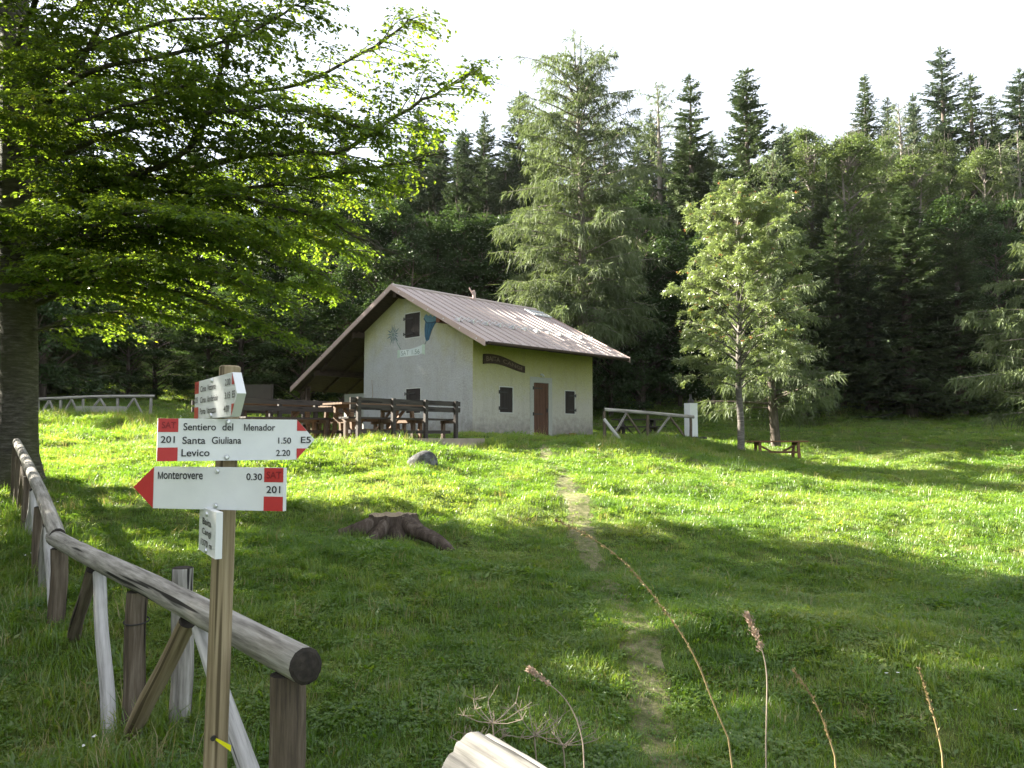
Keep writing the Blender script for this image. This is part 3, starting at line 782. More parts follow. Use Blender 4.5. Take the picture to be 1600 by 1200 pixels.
# near fence, coming down from the beech to the signpost
RA, RB, RC = P(478, 1041, 2.9), P(90, 843, 6.0), P(26, 691, 11.3)
fence = empty('log_fence', (RA.x, RA.y, h(RA.x, RA.y)), 0, 'weathered log fence running from the signpost up to the beech', 'fence')
dAB = (RB - RA).normalized()
log('rail', RA, RB + dAB * .12, .066, .062, fence, 'log', seg=18, bow=.006)
log('rail', RB + Vector((0, 0, .02)), RC, .062, .055, fence, 'log', seg=18, bow=.006)
def below(t, a=RA, b=RB, off=(0, 0)):
    p = a + (b - a) * t; return Vector((p.x + off[0], p.y + off[1], p.z))
def fpost(p, mt='logbrown', r=.06, drop=.06, **kw):
    g = h(p.x, p.y); log('post', (p.x, p.y, g - .25), (p.x + kw.get('lean', 0), p.y, p.z - drop), r * 1.05, r, fence, mt)
fpost(below(.035), 'logbrown', .062)
p = below(.50); fpost(p, 'logbrown', .058)
p = below(.47, off=(.14, .16)); fpost(Vector((p.x, p.y, p.z + .06)), 'log', .055, .0)
fpost(below(.985), 'logbrown', .06)
def brace(top, foot, mt, r=.04, drop=.07):
    g = h(foot.x, foot.y); log('brace', (foot.x, foot.y, g - .08), (top.x, top.y, top.z - drop), r * 1.1, r, fence, mt)
def bfoot(px, py, top_y): q = P(px, py, top_y); return q
brace(below(.26), below(.04, off=(.02, -.02)), 'logpale', .038)
brace(below(.30), below(.56, off=(.10, -.18)), 'post', .042)
brace(below(.70), below(.565, off=(-.02, -.06)), 'logpale', .04)
brace(below(.74), below(.93, off=(.1, -.05)), 'logbrown', .04)
for t in (.26, .55, .82, .985): fpost(below(t, RB, RC), 'logbrown', .055)
for a, b in ((.12, .02), (.14, .24), (.40, .29), (.42, .52), (.68, .58), (.70, .80)):
    brace(below(a, RB, RC), below(b, RB, RC, off=(.06, -.05)), random.choice(['log', 'logbrown', 'logpale']), .038)
# wire tie round the middle post
p = below(.50); g = h(p.x, p.y)
m = MB(); m.tube([(p.x + .066 * math.cos(q), p.y + .066 * math.sin(q), p.z - .22 + .01 * math.sin(q)) for q in np.linspace(0, 6.28, 17)], [.004] * 17, 5)
keep_parent(link('wire_tie', m.build('wire_tie'), mats=M['iron']), fence)

# rail end of the fence on the near side of the path (bottom of the picture)
Q0 = P(735, 1200, 2.05); Q1 = Vector((.62, 1.08, .74))
f2 = empty('log_fence', (Q0.x, Q0.y, h(Q0.x, Q0.y)), 0, 'sunbleached fence rail end at the lower edge beside dry stems', 'fence')
d = (Q1 - Q0).normalized()
M['logsplit'] = woodmat('split_log', (.05, .047, .042), (.17, .165, .15), (.27, .26, .245), (46, 46, 2.0), .9)
log('rail', Q0, Q1, .088, .086, f2, 'logsplit', 'logsplit', seg=16, rough=.06, n=48, bow=.004, notch=[(.4, .05, .2), (1.15, .09, .34), (1.9, .04, .22), (2.35, .05, .14), (3.3, .05, .25), (4.4, .06, .3), (5.3, .04, .2)])
q = Q0 + (Q1 - Q0) * .45
log('post', (q.x, q.y, h(q.x, q.y) - .25), (q.x, q.y, q.z - .05), .06, .058, f2, 'logbrown')

# ------------------------------------------------------------------ signpost
PX, PY = -1.078, 2.965
top = P(357, 574, PY)
sg = empty('signpost', (PX, PY, h(PX, PY)), 0, 'wooden trail signpost with red and white arrow boards', 'signpost')
o = log('post', (PX - .015, PY, h(PX, PY) - .3), (PX + .012, PY, top.z), .044, .039, sg, 'post', 'post', n=18, seg=20, bow=.002, rough=.02)
def board(outline, t, c, ang, sc=1.0):
    """outline (x, z) in metres, front face at y=0; placed at c with yaw ang"""
    m = prism(outline, 0, t)
    b = link('direction_sign', m.build('direction_sign'), mats=[M['white']])
    b.location = c; b.rotation_euler = (0, 0, ang); keep_parent(b, sg); return b
def on(b, name, me, k, mt):
    o = link(name, me, b, mats=M[mt]); o.location = (0, -k, 0); return o
def patch(b, name, pts, mt, k=.0012):
    m = MB(); m.add([(x, 0, z) for x, z in pts], [list(range(len(pts)))]); return on(b, name, m.build(name), k, mt)
def letter_m(rect):
    x0, x1, z0, z1 = rect; w = x1 - x0; hh_ = z1 - z0; t = hh_ * .13; m = MB(); xm = (x0 + x1) / 2
    for q in ([(x0, z0), (x0 + t, z0), (x0 + t, z1), (x0, z1)], [(x1 - t, z0), (x1, z0), (x1, z1), (x1 - t, z1)]):
        m.add([(x, 0, z) for x, z in q], [(0, 1, 2, 3)])
    for sx in (1, -1):
        a = x0 if sx > 0 else x1
        q = [(a + sx * t, z1), (a + sx * t, z1 - t * 1.9), (xm - sx * t * .1, z0), (xm + sx * t * .75, z0 + t * .2)]
        if sx > 0: q = q[::1]
        m.add([(x, -.0001 * (sx + 1), z) for x, z in q], [(0, 1, 2, 3) if sx > 0 else (3, 2, 1, 0)])
    return m.build('lettering')
def texts(b, items, mt='black', k=.0022):
    out = []
    for s, x0, x1, z0, z1 in items:
        if s[0] == 'M':
            hc = z1 - z0; wm = min(.9 * hc, (x1 - x0) * 1.25 / len(s)); on(b, 'lettering', letter_m((x0, x0 + wm, z0, z1)), k, mt)
            up = any(c in 'bdfhklt' for c in s[1:]); out.append((s[1:], x0 + wm + .1 * hc, x1, z0, z1 if up else z0 + .76 * hc))
        else: out.append((s, x0, x1, z0, z1))
    items = out
    for s, x0, x1, z0, z1 in items: on(b, 'lettering', text_mesh(s, (x0, x1, z0, z1), .010), k, mt)
def bolts(b, pts):
    for x, z in pts:
        m = MB(); m.tube([(0, 0, 0), (0, -.004, 0), (0, -.007, 0)], [.009, .009, .005], 10); o = link('bolt', m.build('bolt'), b, mats=M['galv'], loc=(x, 0, z))
# board towards Levico: px rectangle 245..490 x 655..721 over .55 m
A0 = P(245, 721, 2.745); A1 = P(463, 721.5, 2.976)
ang = math.atan2(A1.y - A0.y, A1.x - A0.x); LB = (Vector((A1.x, A1.y)) - Vector((A0.x, A0.y))).length
HBD = .15
b1 = board([(0, 0), (LB, 0), (LB + .068, HBD / 2), (LB, HBD), (0, HBD)], .022, A0, ang)
def u1(px): return (px - 245) / 218 * LB * (1 + .06 * (1 - (px - 245) / 218) * -1 + .0)
U = lambda px: LB * ((px - 245) / 218) * (2.745 / (2.745 + (2.976 - 2.745) * (1 - (px - 245) / 218))) if px <= 463 else LB + (px - 463) / 27 * .068
W = lambda py, px: (721 - py) / (66.5 - 4.5 * (px - 245) / 218) * HBD
patch(b1, 'red_band', [(0, .102), (U(277), .102), (U(277), .1498), (0, .1498)], 'red')
patch(b1, 'red_band', [(0, .0002), (U(277), .0002), (U(277), .048), (0, .048)], 'red')
patch(b1, 'red_tip', [(LB, .108), (LB + .037, .108), (LB, .1496)], 'red'); patch(b1, 'red_tip', [(LB, .0004), (LB + .037, .042), (LB, .042)], 'red')
texts(b1, [('SAT', U(251), U(273), .115, .138)], 'redtxt', .003)
texts(b1, [('201', U(250), U(272), .064, .088), ('Sentiero', U(285), U(336), .108, .134), ('del', U(346), U(363), .108, .134), ('Menador', U(380), U(429), .108, .133),
           ('Santa', U(284), U(320), .060, .086), ('Giuliana', U(330), U(376), .060, .086), ('Levico', U(283), U(327), .016, .042),
           ('1.50', U(434), U(454), .060, .083), ('2.20', U(431), U(453), .014, .037), ('E5', U(469), U(484), .062, .086)])
bolts(b1, [(U(355), .139), (U(354), .012)])
# board towards Monterovere
B0 = P(239, 794, 2.883); B1 = P(442, 796, 2.76); ang = math.atan2(B1.y - B0.y, B1.x - B0.x); L2 = (Vector((B1.x, B1.y)) - Vector((B0.x, B0.y))).length
b2 = board([(0, 0), (L2, 0), (L2, HBD), (0, HBD), (-.085, HBD / 2)], .022, B0, ang)
U2 = lambda px: (px - 239) / 203 * L2
patch(b2, 'red_tip', [(0, .0004), (.0, .1496), (-.0845, .075)], 'red')
patch(b2, 'red_band', [(U2(413), .1), (L2, .1), (L2, .1498), (U2(413), .1498)], 'red'); patch(b2, 'red_band', [(U2(413), .0002), (L2, .0002), (L2, .05), (U2(413), .05)], 'red')
texts(b2, [('SAT', U2(417), U2(439), .113, .137)], 'redtxt', .003)
texts(b2, [('Monterovere', U2(246), U2(318), .106, .132), ('0.30', U2(386), U2(410), .106, .130), ('201', U2(417), U2(438), .062, .087)])
bolts(b2, [(U2(340), .136), (U2(339), .014)])
# board turned to the side, on the left face of the post
C1 = P(361.5, 649, 2.67); C0 = P(303.5, 655, 3.17)
dv = Vector((C1.x - C0.x, C1.y - C0.y)); ang = math.atan2(dv.y, dv.x); L3 = dv.length
b3 = board([(0, 0), (L3, 0), (L3 + .068, HBD / 2), (L3, HBD), (0, HBD)], .03, Vector((C0.x, C0.y, C1.z - .003)), ang)
patch(b3, 'red_band', [(0, .102), (.075, .102), (.075, .1498), (0, .1498)], 'red'); patch(b3, 'red_band', [(0, .0002), (.075, .0002), (.075, .048), (0, .048)], 'red')
patch(b3, 'red_tip', [(L3, .108), (L3 + .037, .108), (L3, .1496)], 'red'); patch(b3, 'red_tip', [(L3, .0004), (L3 + .037, .042), (L3, .042)], 'red')
k = L3 / .49
texts(b3, [('SAT', .01, .062, .115, .138)], 'redtxt', .003)
texts(b3, [('205', .01, .065, .064, .088), ('Cima', .09 * k, .17 * k, .105, .128), ('Vezzena', .19 * k, .30 * k, .105, .128), ('Cima', .09 * k, .17 * k, .062, .085), ('Manderiolo', .19 * k, .33 * k, .062, .085),
           ('Porta', .09 * k, .17 * k, .018, .041), ('Manazzo', .19 * k, .31 * k, .018, .041), ('2.00', .415 * k, .475 * k, .108, .131), ('3.15', .415 * k, .475 * k, .062, .085), ('4.00', .405 * k, .465 * k, .016, .039), ('E5', L3 + .012, L3 + .048, .062, .086)])
bolts(b3, [(.25 * k, .139), (.25 * k, .010)])
# small place plate below
D1 = P(336, 874, 2.66); D0 = P(310, 866, 2.90)
dv = Vector((D1.x - D0.x, D1.y - D0.y)); ang = math.atan2(dv.y, dv.x); L4 = dv.length
b4 = board([(0, 0), (L4, 0), (L4, .155), (0, .155)], .022, Vector((D0.x, D0.y, D1.z)), ang)
b4.name = 'place_sign'
texts(b4, [('Baita', .07, L4 - .07, .098, .122), ('Cangi', .065, L4 - .065, .058, .086), ('1370 m', .05, L4 - .05, .024, .046)])
bolts(b4, [(L4 / 2, .138), (L4 / 2, .012)])
# yellow tape end and wire nail on the post
t0 = P(334, 1153, PY - .046); t1 = P(361, 1169, PY - .075)
m = MB(); m.add([t0 + Vector((0, 0, .004)), t0 - Vector((0, 0, .004)), t1 - Vector((0, 0, .012)), t1 + Vector((0, 0, .010))], [(0, 1, 2, 3)])
keep_parent(link('yellow_tag', m.build('yellow_tag'), mats=M['yellow']), sg)
m = MB(); m.tube([t0 + Vector((0, .012, 0)), t0 + Vector((0, -.01, 0))], [.009, .009], 8); keep_parent(link('nail', m.build('nail'), mats=M['iron']), sg)

# ------------------------------------------------------------------ terrace and its furniture
TC = Vector((-1.30, 20.2)); TZ = 1.585
def tl(t, b): q = TC - HA * t + HB * b; return q        # t towards the left, b away
m = MB()
cs = [tl(-.5, -.35), tl(5.2, -.35), tl(5.2, 4.9), tl(-.5, 4.9)]
v = [(q.x, q.y, TZ - .34) for q in cs] + [(q.x, q.y, TZ) for q in cs]
m.add(v, [(0,1,2,3)[::-1],(4,5,6,7),(0,1,5,4),(1,2,6,5),(2,3,7,6),(3,0,4,7)])
tag(link('terrace', m.build('terrace'), mats=M['kerb']), 'low terrace slab under the wooden benches', kind='structure')
RZB = TH + math.pi               # local x runs along -a (to the left), local y = towards the camera side (-b)

def plank_mesh(L, w, t):
    m = MB(); b = .006
    m.box((0, 0, 0), (L, w, t)); return m.build('plank')
def part(name, root, lo, hi, mt):
    m = MB(); m.box((0, 0, 0), (hi[0] - lo[0], hi[1] - lo[1], hi[2] - lo[2])); o = link(name, m.build(name), root, mats=M[mt]); o.location = lo; return o
def bench_back(L, n, label, cat='bench', group='benches on the terrace', mt='bench'):
    """bench with backrest; back on local +y"""
    r = empty('bench', (0, 0, 0), 0, label, cat, group)
    for k in range(3): part('seat_plank', r, (0, -.02 + k * .135 - .40, .46), (L, .10 + k * .135 - .40, .50), mt)
    for z in (.66, .82): part('back_plank', r, (-.03, .055, z), (L + .03, .09, z + .12), mt)
    for k in range(n):
        x = .12 + (L - .24 - .09) * k / (n - 1)
        part('leg', r, (x, -.40, 0), (x + .09, -.32, .38), 'benchleg')
        part('leg', r, (x, .092, 0), (x + .09, .175, .95), mt)
        part('bearer', r, (x + .005, -.43, .38), (x + .085, .09, .455), 'benchleg')
    part('stretcher', r, (.12, -.2, .12), (L - .12, -.12, .20), mt)
    return r
def copy_tree(o, parent=None):
    c = o.copy(); COL.objects.link(c)
    if parent is not None: c.parent = parent
    for ch in o.children: copy_tree(ch, c)
    return c
def put(o, t, b, z=TZ, rz=RZB):
    q = tl(t, b); o.location = (q.x, q.y, z); o.rotation_euler = (0, 0, rz); return o
A = put(bench_back(3.3, 4, 'long dark backed bench along the front edge of the terrace, its back to the meadow'), -.02, .18)
def relabel(o, s): o['label'] = s; return o
B = put(relabel(copy_tree(A), 'dark backed bench on the terrace nearest the gable shutter, facing the meadow'), 5.0, 2.15, rz=TH)
C_ = put(relabel(copy_tree(A), 'dark backed bench behind the dark panel at the far end of the terrace'), 5.1, 4.2, rz=TH)
def picnic(L, label, group='picnic tables', seats=True, H=.86, W=.84, mt='table'):
    r = empty('picnic_table', (0, 0, 0), 0, label, 'picnic table', group)
    n = 6; w = W / n
    for k in range(n): part('plank', r, (0, -W / 2 + k * w + .004, H - .045 + random.uniform(-.002, .002)), (L, -W / 2 + (k + 1) * w - .004, H), mt)
    for x in (.28, L - .37):
        part('bearer', r, (x, -W / 2 + .03, H - .125), (x + .08, W / 2 - .03, H - .046), mt)
        for s in (-1, 1):
            m = MB(); m.beam((x + .04, s * (W / 2 - .10), H - .126), (x + .04, s * (W / 2 - .0), 0), .08, .09, (1, 0, 0)); link('leg', m.build('leg'), r, mats=M[mt])
        if seats:
            part('seat_bearer', r, (x - .001, -W / 2 - .42, .40), (x + .081, W / 2 + .42, .47), mt)
            for s in (-1, 1):
                part('seat_post', r, (x + .002, s * (W / 2 + .25) - .045, 0), (x + .078, s * (W / 2 + .25) + .045, .399), mt)
        m = MB(); m.beam((x + .04, 0, H - .13), (x + (.5 if x < L / 2 else -.42), 0, .22), .06, .06, (0, 1, 0)); link('diagonal_brace', m.build('brace'), r, mats=M[mt])
    part('stretcher', r, (.30, -.04, .16), (L - .30, .04, .235), mt)
    if seats:
        for s in (-1, 1):
            for k in range(2): part('seat_plank', r, (-.02, s * (W / 2 + .25) - .15 + k * .155, .472), (L + .02, s * (W / 2 + .25) - .005 + k * .155, .51), mt)
    return r
T1 = put(picnic(2.5, 'wooden picnic table with sunlit end just behind the long front bench'), .5, 1.32)
T2 = put(relabel(copy_tree(T1), 'picnic table on the terrace below the dark panel'), 2.6, 2.9)
T3 = put(relabel(copy_tree(T1), 'picnic table on the terrace closest to the gable wall'), -.3, 3.0)
# dark panel standing behind
q = P(399, 640, 20.5)
pn = empty('standing_panel', (q.x, q.y, TZ), TH - R(40), 'dark square panel on two short posts behind the trail sign', 'panel')
m = MB(); m.box((-.42, -.02, .72), (.42, .02, 1.40)); link('board', m.build('board'), pn, mats=M['panel'])
m = MB(); m.box((.40, -.03, .70), (.44, .03, 1.42)); link('edge_strip', m.build('edge_strip'), pn, mats=M['iron'])
for x in (-.3, .25):
    m = MB(); m.box((x, .022, 0), (x + .07, .09, 1.3)); link('post', m.build('post'), pn, mats=M['benchleg'])

# ------------------------------------------------------------------ far fences
def crossfence(name, pts, label, rail_h, mt, groups=None, bl=None):
    r = empty(name, (pts[0][0], pts[0][1], h(pts[0][0], pts[0][1])), 0, label, 'fence')
    pp = [Vector((x, y, z)) for x, y, z in pts]
    for a, b in zip(pp[:-1], pp[1:]):
        log('rail', a, b + (b - a).normalized() * .12, .06, .055, r, mt[0])
        L = (b - a).length; n = max(2, round(L / 1.25))
        for k in range(n):
            t0, t1 = k / n, (k + 1) / n; p0 = a + (b - a) * t0; p1 = a + (b - a) * t1; mid = a + (b - a) * ((t0 + t1) / 2)
            g = h(p0.x, p0.y); log('post', (p0.x, p0.y, g - .2), (p0.x, p0.y, p0.z - .06), .055, .05, r, mt[1], seg=4)
            for q in (p0, p1):
                e = mid + (q - mid) * .86; g = h(e.x, e.y)
                log('brace', (e.x, e.y - .06, g - .1), (mid.x, mid.y - .03, mid.z - .06), .045, .04, r, mt[2 if q is p0 else 1], seg=4)
    p = pp[-1]; g = h(p.x, p.y); log('post', (p.x, p.y, g - .2), (p.x, p.y, p.z - .06), .055, .05, r, mt[1], seg=4)
    return r
a, b, c, d_ = P(-70, 628, 27), P(60, 624, 28), P(130, 620.5, 28.5), P(236, 619, 29.5)
crossfence('log_fence', [a, b, c, d_], 'grey log fence crossing the high grass at the forest edge behind the beech', .9, ('log', 'log', 'log'))
a, b = P(944, 640, 26.0), P(1079, 651, 26.6)
fr = crossfence('log_fence', [a, b], 'short log fence with crossed braces between the hut and the white pillar', .9, ('log', 'logbrown', 'log'))
s0 = P(944, 655, 25.8); s1 = G(974, 690); log('brace', (s1.x, s1.y, s1.z - .1), s0, .055, .05, fr, 'logpale')

# stone block in the grass at the far fence
q = P(158, 654, 26.5); m = MB(); m.box((-.75, -.2, -.3), (.75, .2, .28)); tag(link('stone_block', m.build('stone_block'), mats=M['stone'], loc=(q.x, q.y, h(q.x, q.y)), rot=(0, 0, .1)), 'long grey stone block lying in the grass before the far fence', 'stone block')

# white pillar fountain with stones and a plank
q = P(1080, 681, 29.0); pz = h(q.x, q.y)
pil = empty('fountain', (q.x, q.y, pz), R(28), 'white square pillar fountain beside the short fence', 'fountain')
Hp = (681 - 622) / F * 29
m = MB(); m.box((-.17, -.17, -.2), (.17, .17, Hp)); link('pillar', m.build('pillar'), pil, mats=M['pillar'])
m = MB(); m.tube([(0, 0, Hp), (0, 0, Hp + .10), (0, 0, Hp + .16), (0, 0, Hp + .34)], [.10, .12, .05, .045], 10); link('cap', m.build('cap'), pil, mats=M['iron'])
m = MB(); m.beam((-1.4, -.4, .12), (.35, -.4, .12), .12, .09); link('plank', m.build('plank'), pil, mats=M['bench'])
def rock(name, loc, s, seed, mt='rock', sub=3, rz=0.0):
    bm = bmesh.new(); bmesh.ops.create_icosphere(bm, subdivisions=sub, radius=1)
    rg = np.random.RandomState(seed); ph = rg.uniform(0, 6, 8); dr = nrm(rg.normal(0, 1, (8, 3)))
    cut = [(nrm(rg.normal(0, 1, 3)), rg.uniform(.55, .85)) for _ in range(7)]
    for v in bm.verts:
        p = np.array(v.co)
        for nn, d in cut:
            e = p @ nn - d
            if e > 0: p = p - nn * e * .85
        p = p * (1 + .05 * sum(math.sin(5 * (p @ dr[k]) + ph[k]) for k in range(8)) / 2)
        v.co = Vector(p * np.array(s))
    me = bpy.data.meshes.new(name); bm.to_mesh(me); bm.free()
    return link(name, me, mats=M[mt], loc=loc, rot=(0, 0, rz))
for px, py, s, sd in ((1026, 678, .17, 1), (1052, 673, .2, 2), (1046, 681, .17, 3), (1040, 686, .14, 4)):
    g = P(px, py, 27.8)
    tag(rock('stone', (g.x, g.y, h(g.x, g.y) + .16), (s * 1.3, s, s * .8), sd, 'white'), 'pale rounded stone in the grass under the short fence', 'stone', 'pale stones at the fountain')
# dark table behind the short fence
tb = picnic(1.9, 'dark picnic table in the shade behind the short fence', H=.8, mt='bench'); q = P(958, 680, 31.0); tb.location = (q.x, q.y, h(q.x, q.y)); tb.rotation_euler = (0, 0, R(2))
# picnic table on the right meadow
tb = picnic(1.98, 'reddish wooden table alone on the meadow beside the rowan trunk', seats=False, H=.60, W=.75, mt='tablered'); q = P(1170, 718, 28.0); tb.location = (q.x, q.y, h(q.x, q.y)); tb.rotation_euler = (0, 0, R(-3))

# ------------------------------------------------------------------ stump and rock
q = P(612, 812, 9.9); sz = h(q.x, q.y)
st = empty('tree_stump', (q.x, q.y, sz), 0, 'old sawn tree stump with a long root running down the slope', 'stump')
rg = np.random.RandomState(11); n = 40; m = MB()
lob = 1 + .10 * np.sin(np.arange(n) * 2 * math.pi / n * 5 + .6) + .06 * np.sin(np.arange(n) * 2 * math.pi / n * 9) + .03 * rg.uniform(-1, 1, n)
rz_ = [(-.25, .50), (-.05, .42), (.05, .35), (.12, .305), (.19, .285), (.235, .28)]
rad = np.array([r * (1 + (lob - 1) * (2.2 - 1.4 * (z + .25) / .56)) for z, r in rz_])
rad *= 1 + .02 * rg.uniform(-1, 1, rad.shape)
a = np.arange(n) * 2 * math.pi / n
V = np.stack([rad * np.cos(a), rad * np.sin(a), np.repeat(np.array([z for z, r in rz_])[:, None], n, 1) + .012 * rg.uniform(-1, 1, rad.shape)], -1)
i = np.arange(5)[:, None] * n; j = np.arange(n)[None]; j2 = (j + 1) % n
m.add(V.reshape(-1, 3), np.stack([i + j, i + j2, i + n + j2, i + n + j], -1).reshape(-1, 4), 0, True)
M['stump'] = barkmat('stump_wood', (.035, .026, .02), (.095, .073, .055), (.20, .165, .135))
link('stump_body', m.build('stump_body'), st, mats=M['stump'])
m = MB(); ring = V[-1]; q_ = np.arange(n); m.add(np.vstack([ring, [[0, 0, .238]]]), np.stack([q_, (q_ + 1) % n, 0 * q_ + n], 1))
def endgrain():
    m, nt, o = mat('sawn_top'); co = coords(nt)
    l = nt.nodes.new('ShaderNodeVectorMath'); l.operation = 'LENGTH'; nt.links.new(co, l.inputs[0])
    w = nt.nodes.new('ShaderNodeMath'); w.operation = 'SINE'; mm = nt.nodes.new('ShaderNodeMath'); mm.operation = 'MULTIPLY'; mm.inputs[1].default_value = 190
    nt.links.new(l.outputs['Value'], mm.inputs[0]); nt.links.new(mm.outputs[0], w.inputs[0])
    f = noise(nt, 12, 6, co)
    col = mixc(nt, f, (.20, .15, .09), (.46, .38, .27)); col = mixc(nt, ramp(nt, w.outputs[0], [(.2, (0, 0, 0)), (.9, (1, 1, 1))]), mixc(nt, .35, col, (.12, .09, .06)), col)
    pbsdf(nt, o, col, .9, .1, bump(nt, f, .6, .01)); return m
M['endgrain'] = endgrain()
link('sawn_top', m.build('sawn_top'), st, mats=M['endgrain'])
def root_(pts, r0, r1):
    w = []
    for k, (a, b, c) in enumerate(pts):
        X, Y = q.x + a, q.y + b; w.append((X, Y, max(sz + c, h(X, Y) + .0)))
    w = np.array(w)
    for _ in range(2):
        o_ = [w[0]]
        for i in range(len(w) - 1): o_ += [w[i] * .75 + w[i + 1] * .25, w[i] * .25 + w[i + 1] * .75]
        w = np.array(o_ + [w[-1]])
    mm = MB(); mm.tube(w, np.linspace(r0, r1, len(w))[:, None] * (1 + .14 * np.sin(np.arange(10) * 2.1)[None] + .05 * rg.uniform(-1, 1, (len(w), 10))), 10)
    keep_parent(link('root', mm.build('root'), mats=M['stump']), st)
root_([(.17, -.15, .16), (.26, -.26, .12), (.37, -.38, .06), (.50, -.52, .03), (.64, -.66, .0), (.80, -.78, -.2)], .105, .06)
root_([(-.20, -.14, .10), (-.34, -.22, .07), (-.48, -.26, .0), (-.60, -.3, -.2)], .13, .07)
root_([(-.05, -.25, .12), (-.12, -.38, .02), (-.2, -.5, -.2)], .10, .06)
q = P(663, 724, 14.8); tag(rock('boulder', (q.x, q.y, h(q.x, q.y) + .04), (.30, .26, .25), 5, sub=4), 'grey limestone boulder in the grass below the benches', 'boulder')

# ------------------------------------------------------------------ trees
def unit(az, el): return np.array([math.cos(az) * math.cos(el), math.sin(az) * math.cos(el), math.sin(el)])
def curve(p0, az, el0, el1, L, n=6, rg=None, wob=.08):
    pts = [np.array(p0, float)]; 
    for k in range(n):
        t = (k + .5) / n
        if rg is not None: az += rg.normal(0, wob)
        pts.append(pts[-1] + unit(az, el0 + (el1 - el0) * t) * L / n)
    return np.array(pts)
def along(pts, s):
    """points and tangents at fractions s"""
    k = len(pts) - 1; f = np.clip(s * k, 0, k - 1e-6); i = f.astype(int); u = (f - i)[:, None]
    return pts[i] * (1 - u) + pts[i + 1] * u, nrm(pts[i + 1] - pts[i])

def spruce(seed, H=18.0, Rr=2.6, z0=1.0, dens=1.0, top_sparse=0.0, step=.42):
    rg = np.random.RandomState(seed); tr = MB(); cr = MB()
    tr.tube([(0, 0, -.5), (0, 0, H * .3), (0.02 * H * rg.normal(0, .2), 0, H * .65), (0, 0, H)], [.018 * H, .013 * H, .007 * H, .01], 8)
    z = z0; LQ = []
    while z < H - .25:
        fr = (H - z) / (H - z0)
        Lm = Rr * (fr ** .72) * rg.uniform(.82, 1.1) + .12
        nb = int(rg.randint(6, 10) * (.75 + .25 * fr) + 1)
        a0 = rg.uniform(0, 6.28)
        for k in range(nb):
            if rg.uniform() < .10: continue
            az = a0 + k * 6.283 / nb + rg.normal(0, .25)
            L = Lm * rg.uniform(.62, 1.2) * (1 + .20 * math.sin(az * 2 + seed + z * .5))
            e0 = R(38) * (1 - fr) ** 1.5 + R(rg.uniform(-14, 6)); e1 = e0 - R(22) + R(30) * rg.uniform(.2, 1)
            pts = curve((0, 0, z + rg.uniform(-.15, .15)), az, e0, e1, L, 5, rg, .06)
            pts[:, 2] -= .16 * L * np.sin(np.linspace(0, 1, 6) * math.pi) * fr
            if L > .8: tr.tube(pts, np.linspace(.008 + .010 * L, .004, 6), 4, False)
            n = max(3, int(L / .08 * dens)); s = np.linspace(.12, 1, n) + rg.uniform(-.02, .02, n)
            c, t = along(pts, np.clip(s, 0, 1))
            side = nrm(np.cross(t, [0, 0, 1.0]))
            for sg_ in (-1, 1):
                ln = (.16 + .42 * (1 - s * .75) * min(1, L / 1.8)) * rg.uniform(.7, 1.25, n)
                d = t * .75 + side * sg_ * rg.uniform(.5, 1.0, (n, 1)) + np.array([0, 0, -1]) * rg.uniform(.05, .5, (n, 1))
                LQ.append((c, d, np.tile([0, 0, 1.0], (n, 1)) + rg.normal(0, .35, (n, 3)), ln, ln * .30 + .025))
            hn = int(n * .9); j = rg.randint(0, n, hn); d = np.array([0, 0, -1.0]) + t[j] * .35 + rg.normal(0, .3, (hn, 3))
            LQ.append((c[j], d, side[j] + rg.normal(0, .6, (hn, 3)), rg.uniform(.14, .42, hn) * (.5 + .5 * fr), rg.uniform(.05, .10, hn)))
        z += step * rg.uniform(.75, 1.25) * (.55 + .45 * fr)
    LQ.append((np.tile([0, 0, H - .35], (8, 1)), rg.normal(0, .22, (8, 3)) + [0, 0, 1], rg.normal(0, 1, (8, 3)), .5, .07))
    a = [np.concatenate([np.broadcast_to(q[k], (len(q[0]),) + np.shape(q[0])[1:]) if k < 3 else np.broadcast_to(q[k], (len(q[0]),)) for q in LQ]) for k in range(5)]
    cr.add(*leaf_quads(*a, fold=.1))
    return tr.build('trunk'), cr.build('crown')

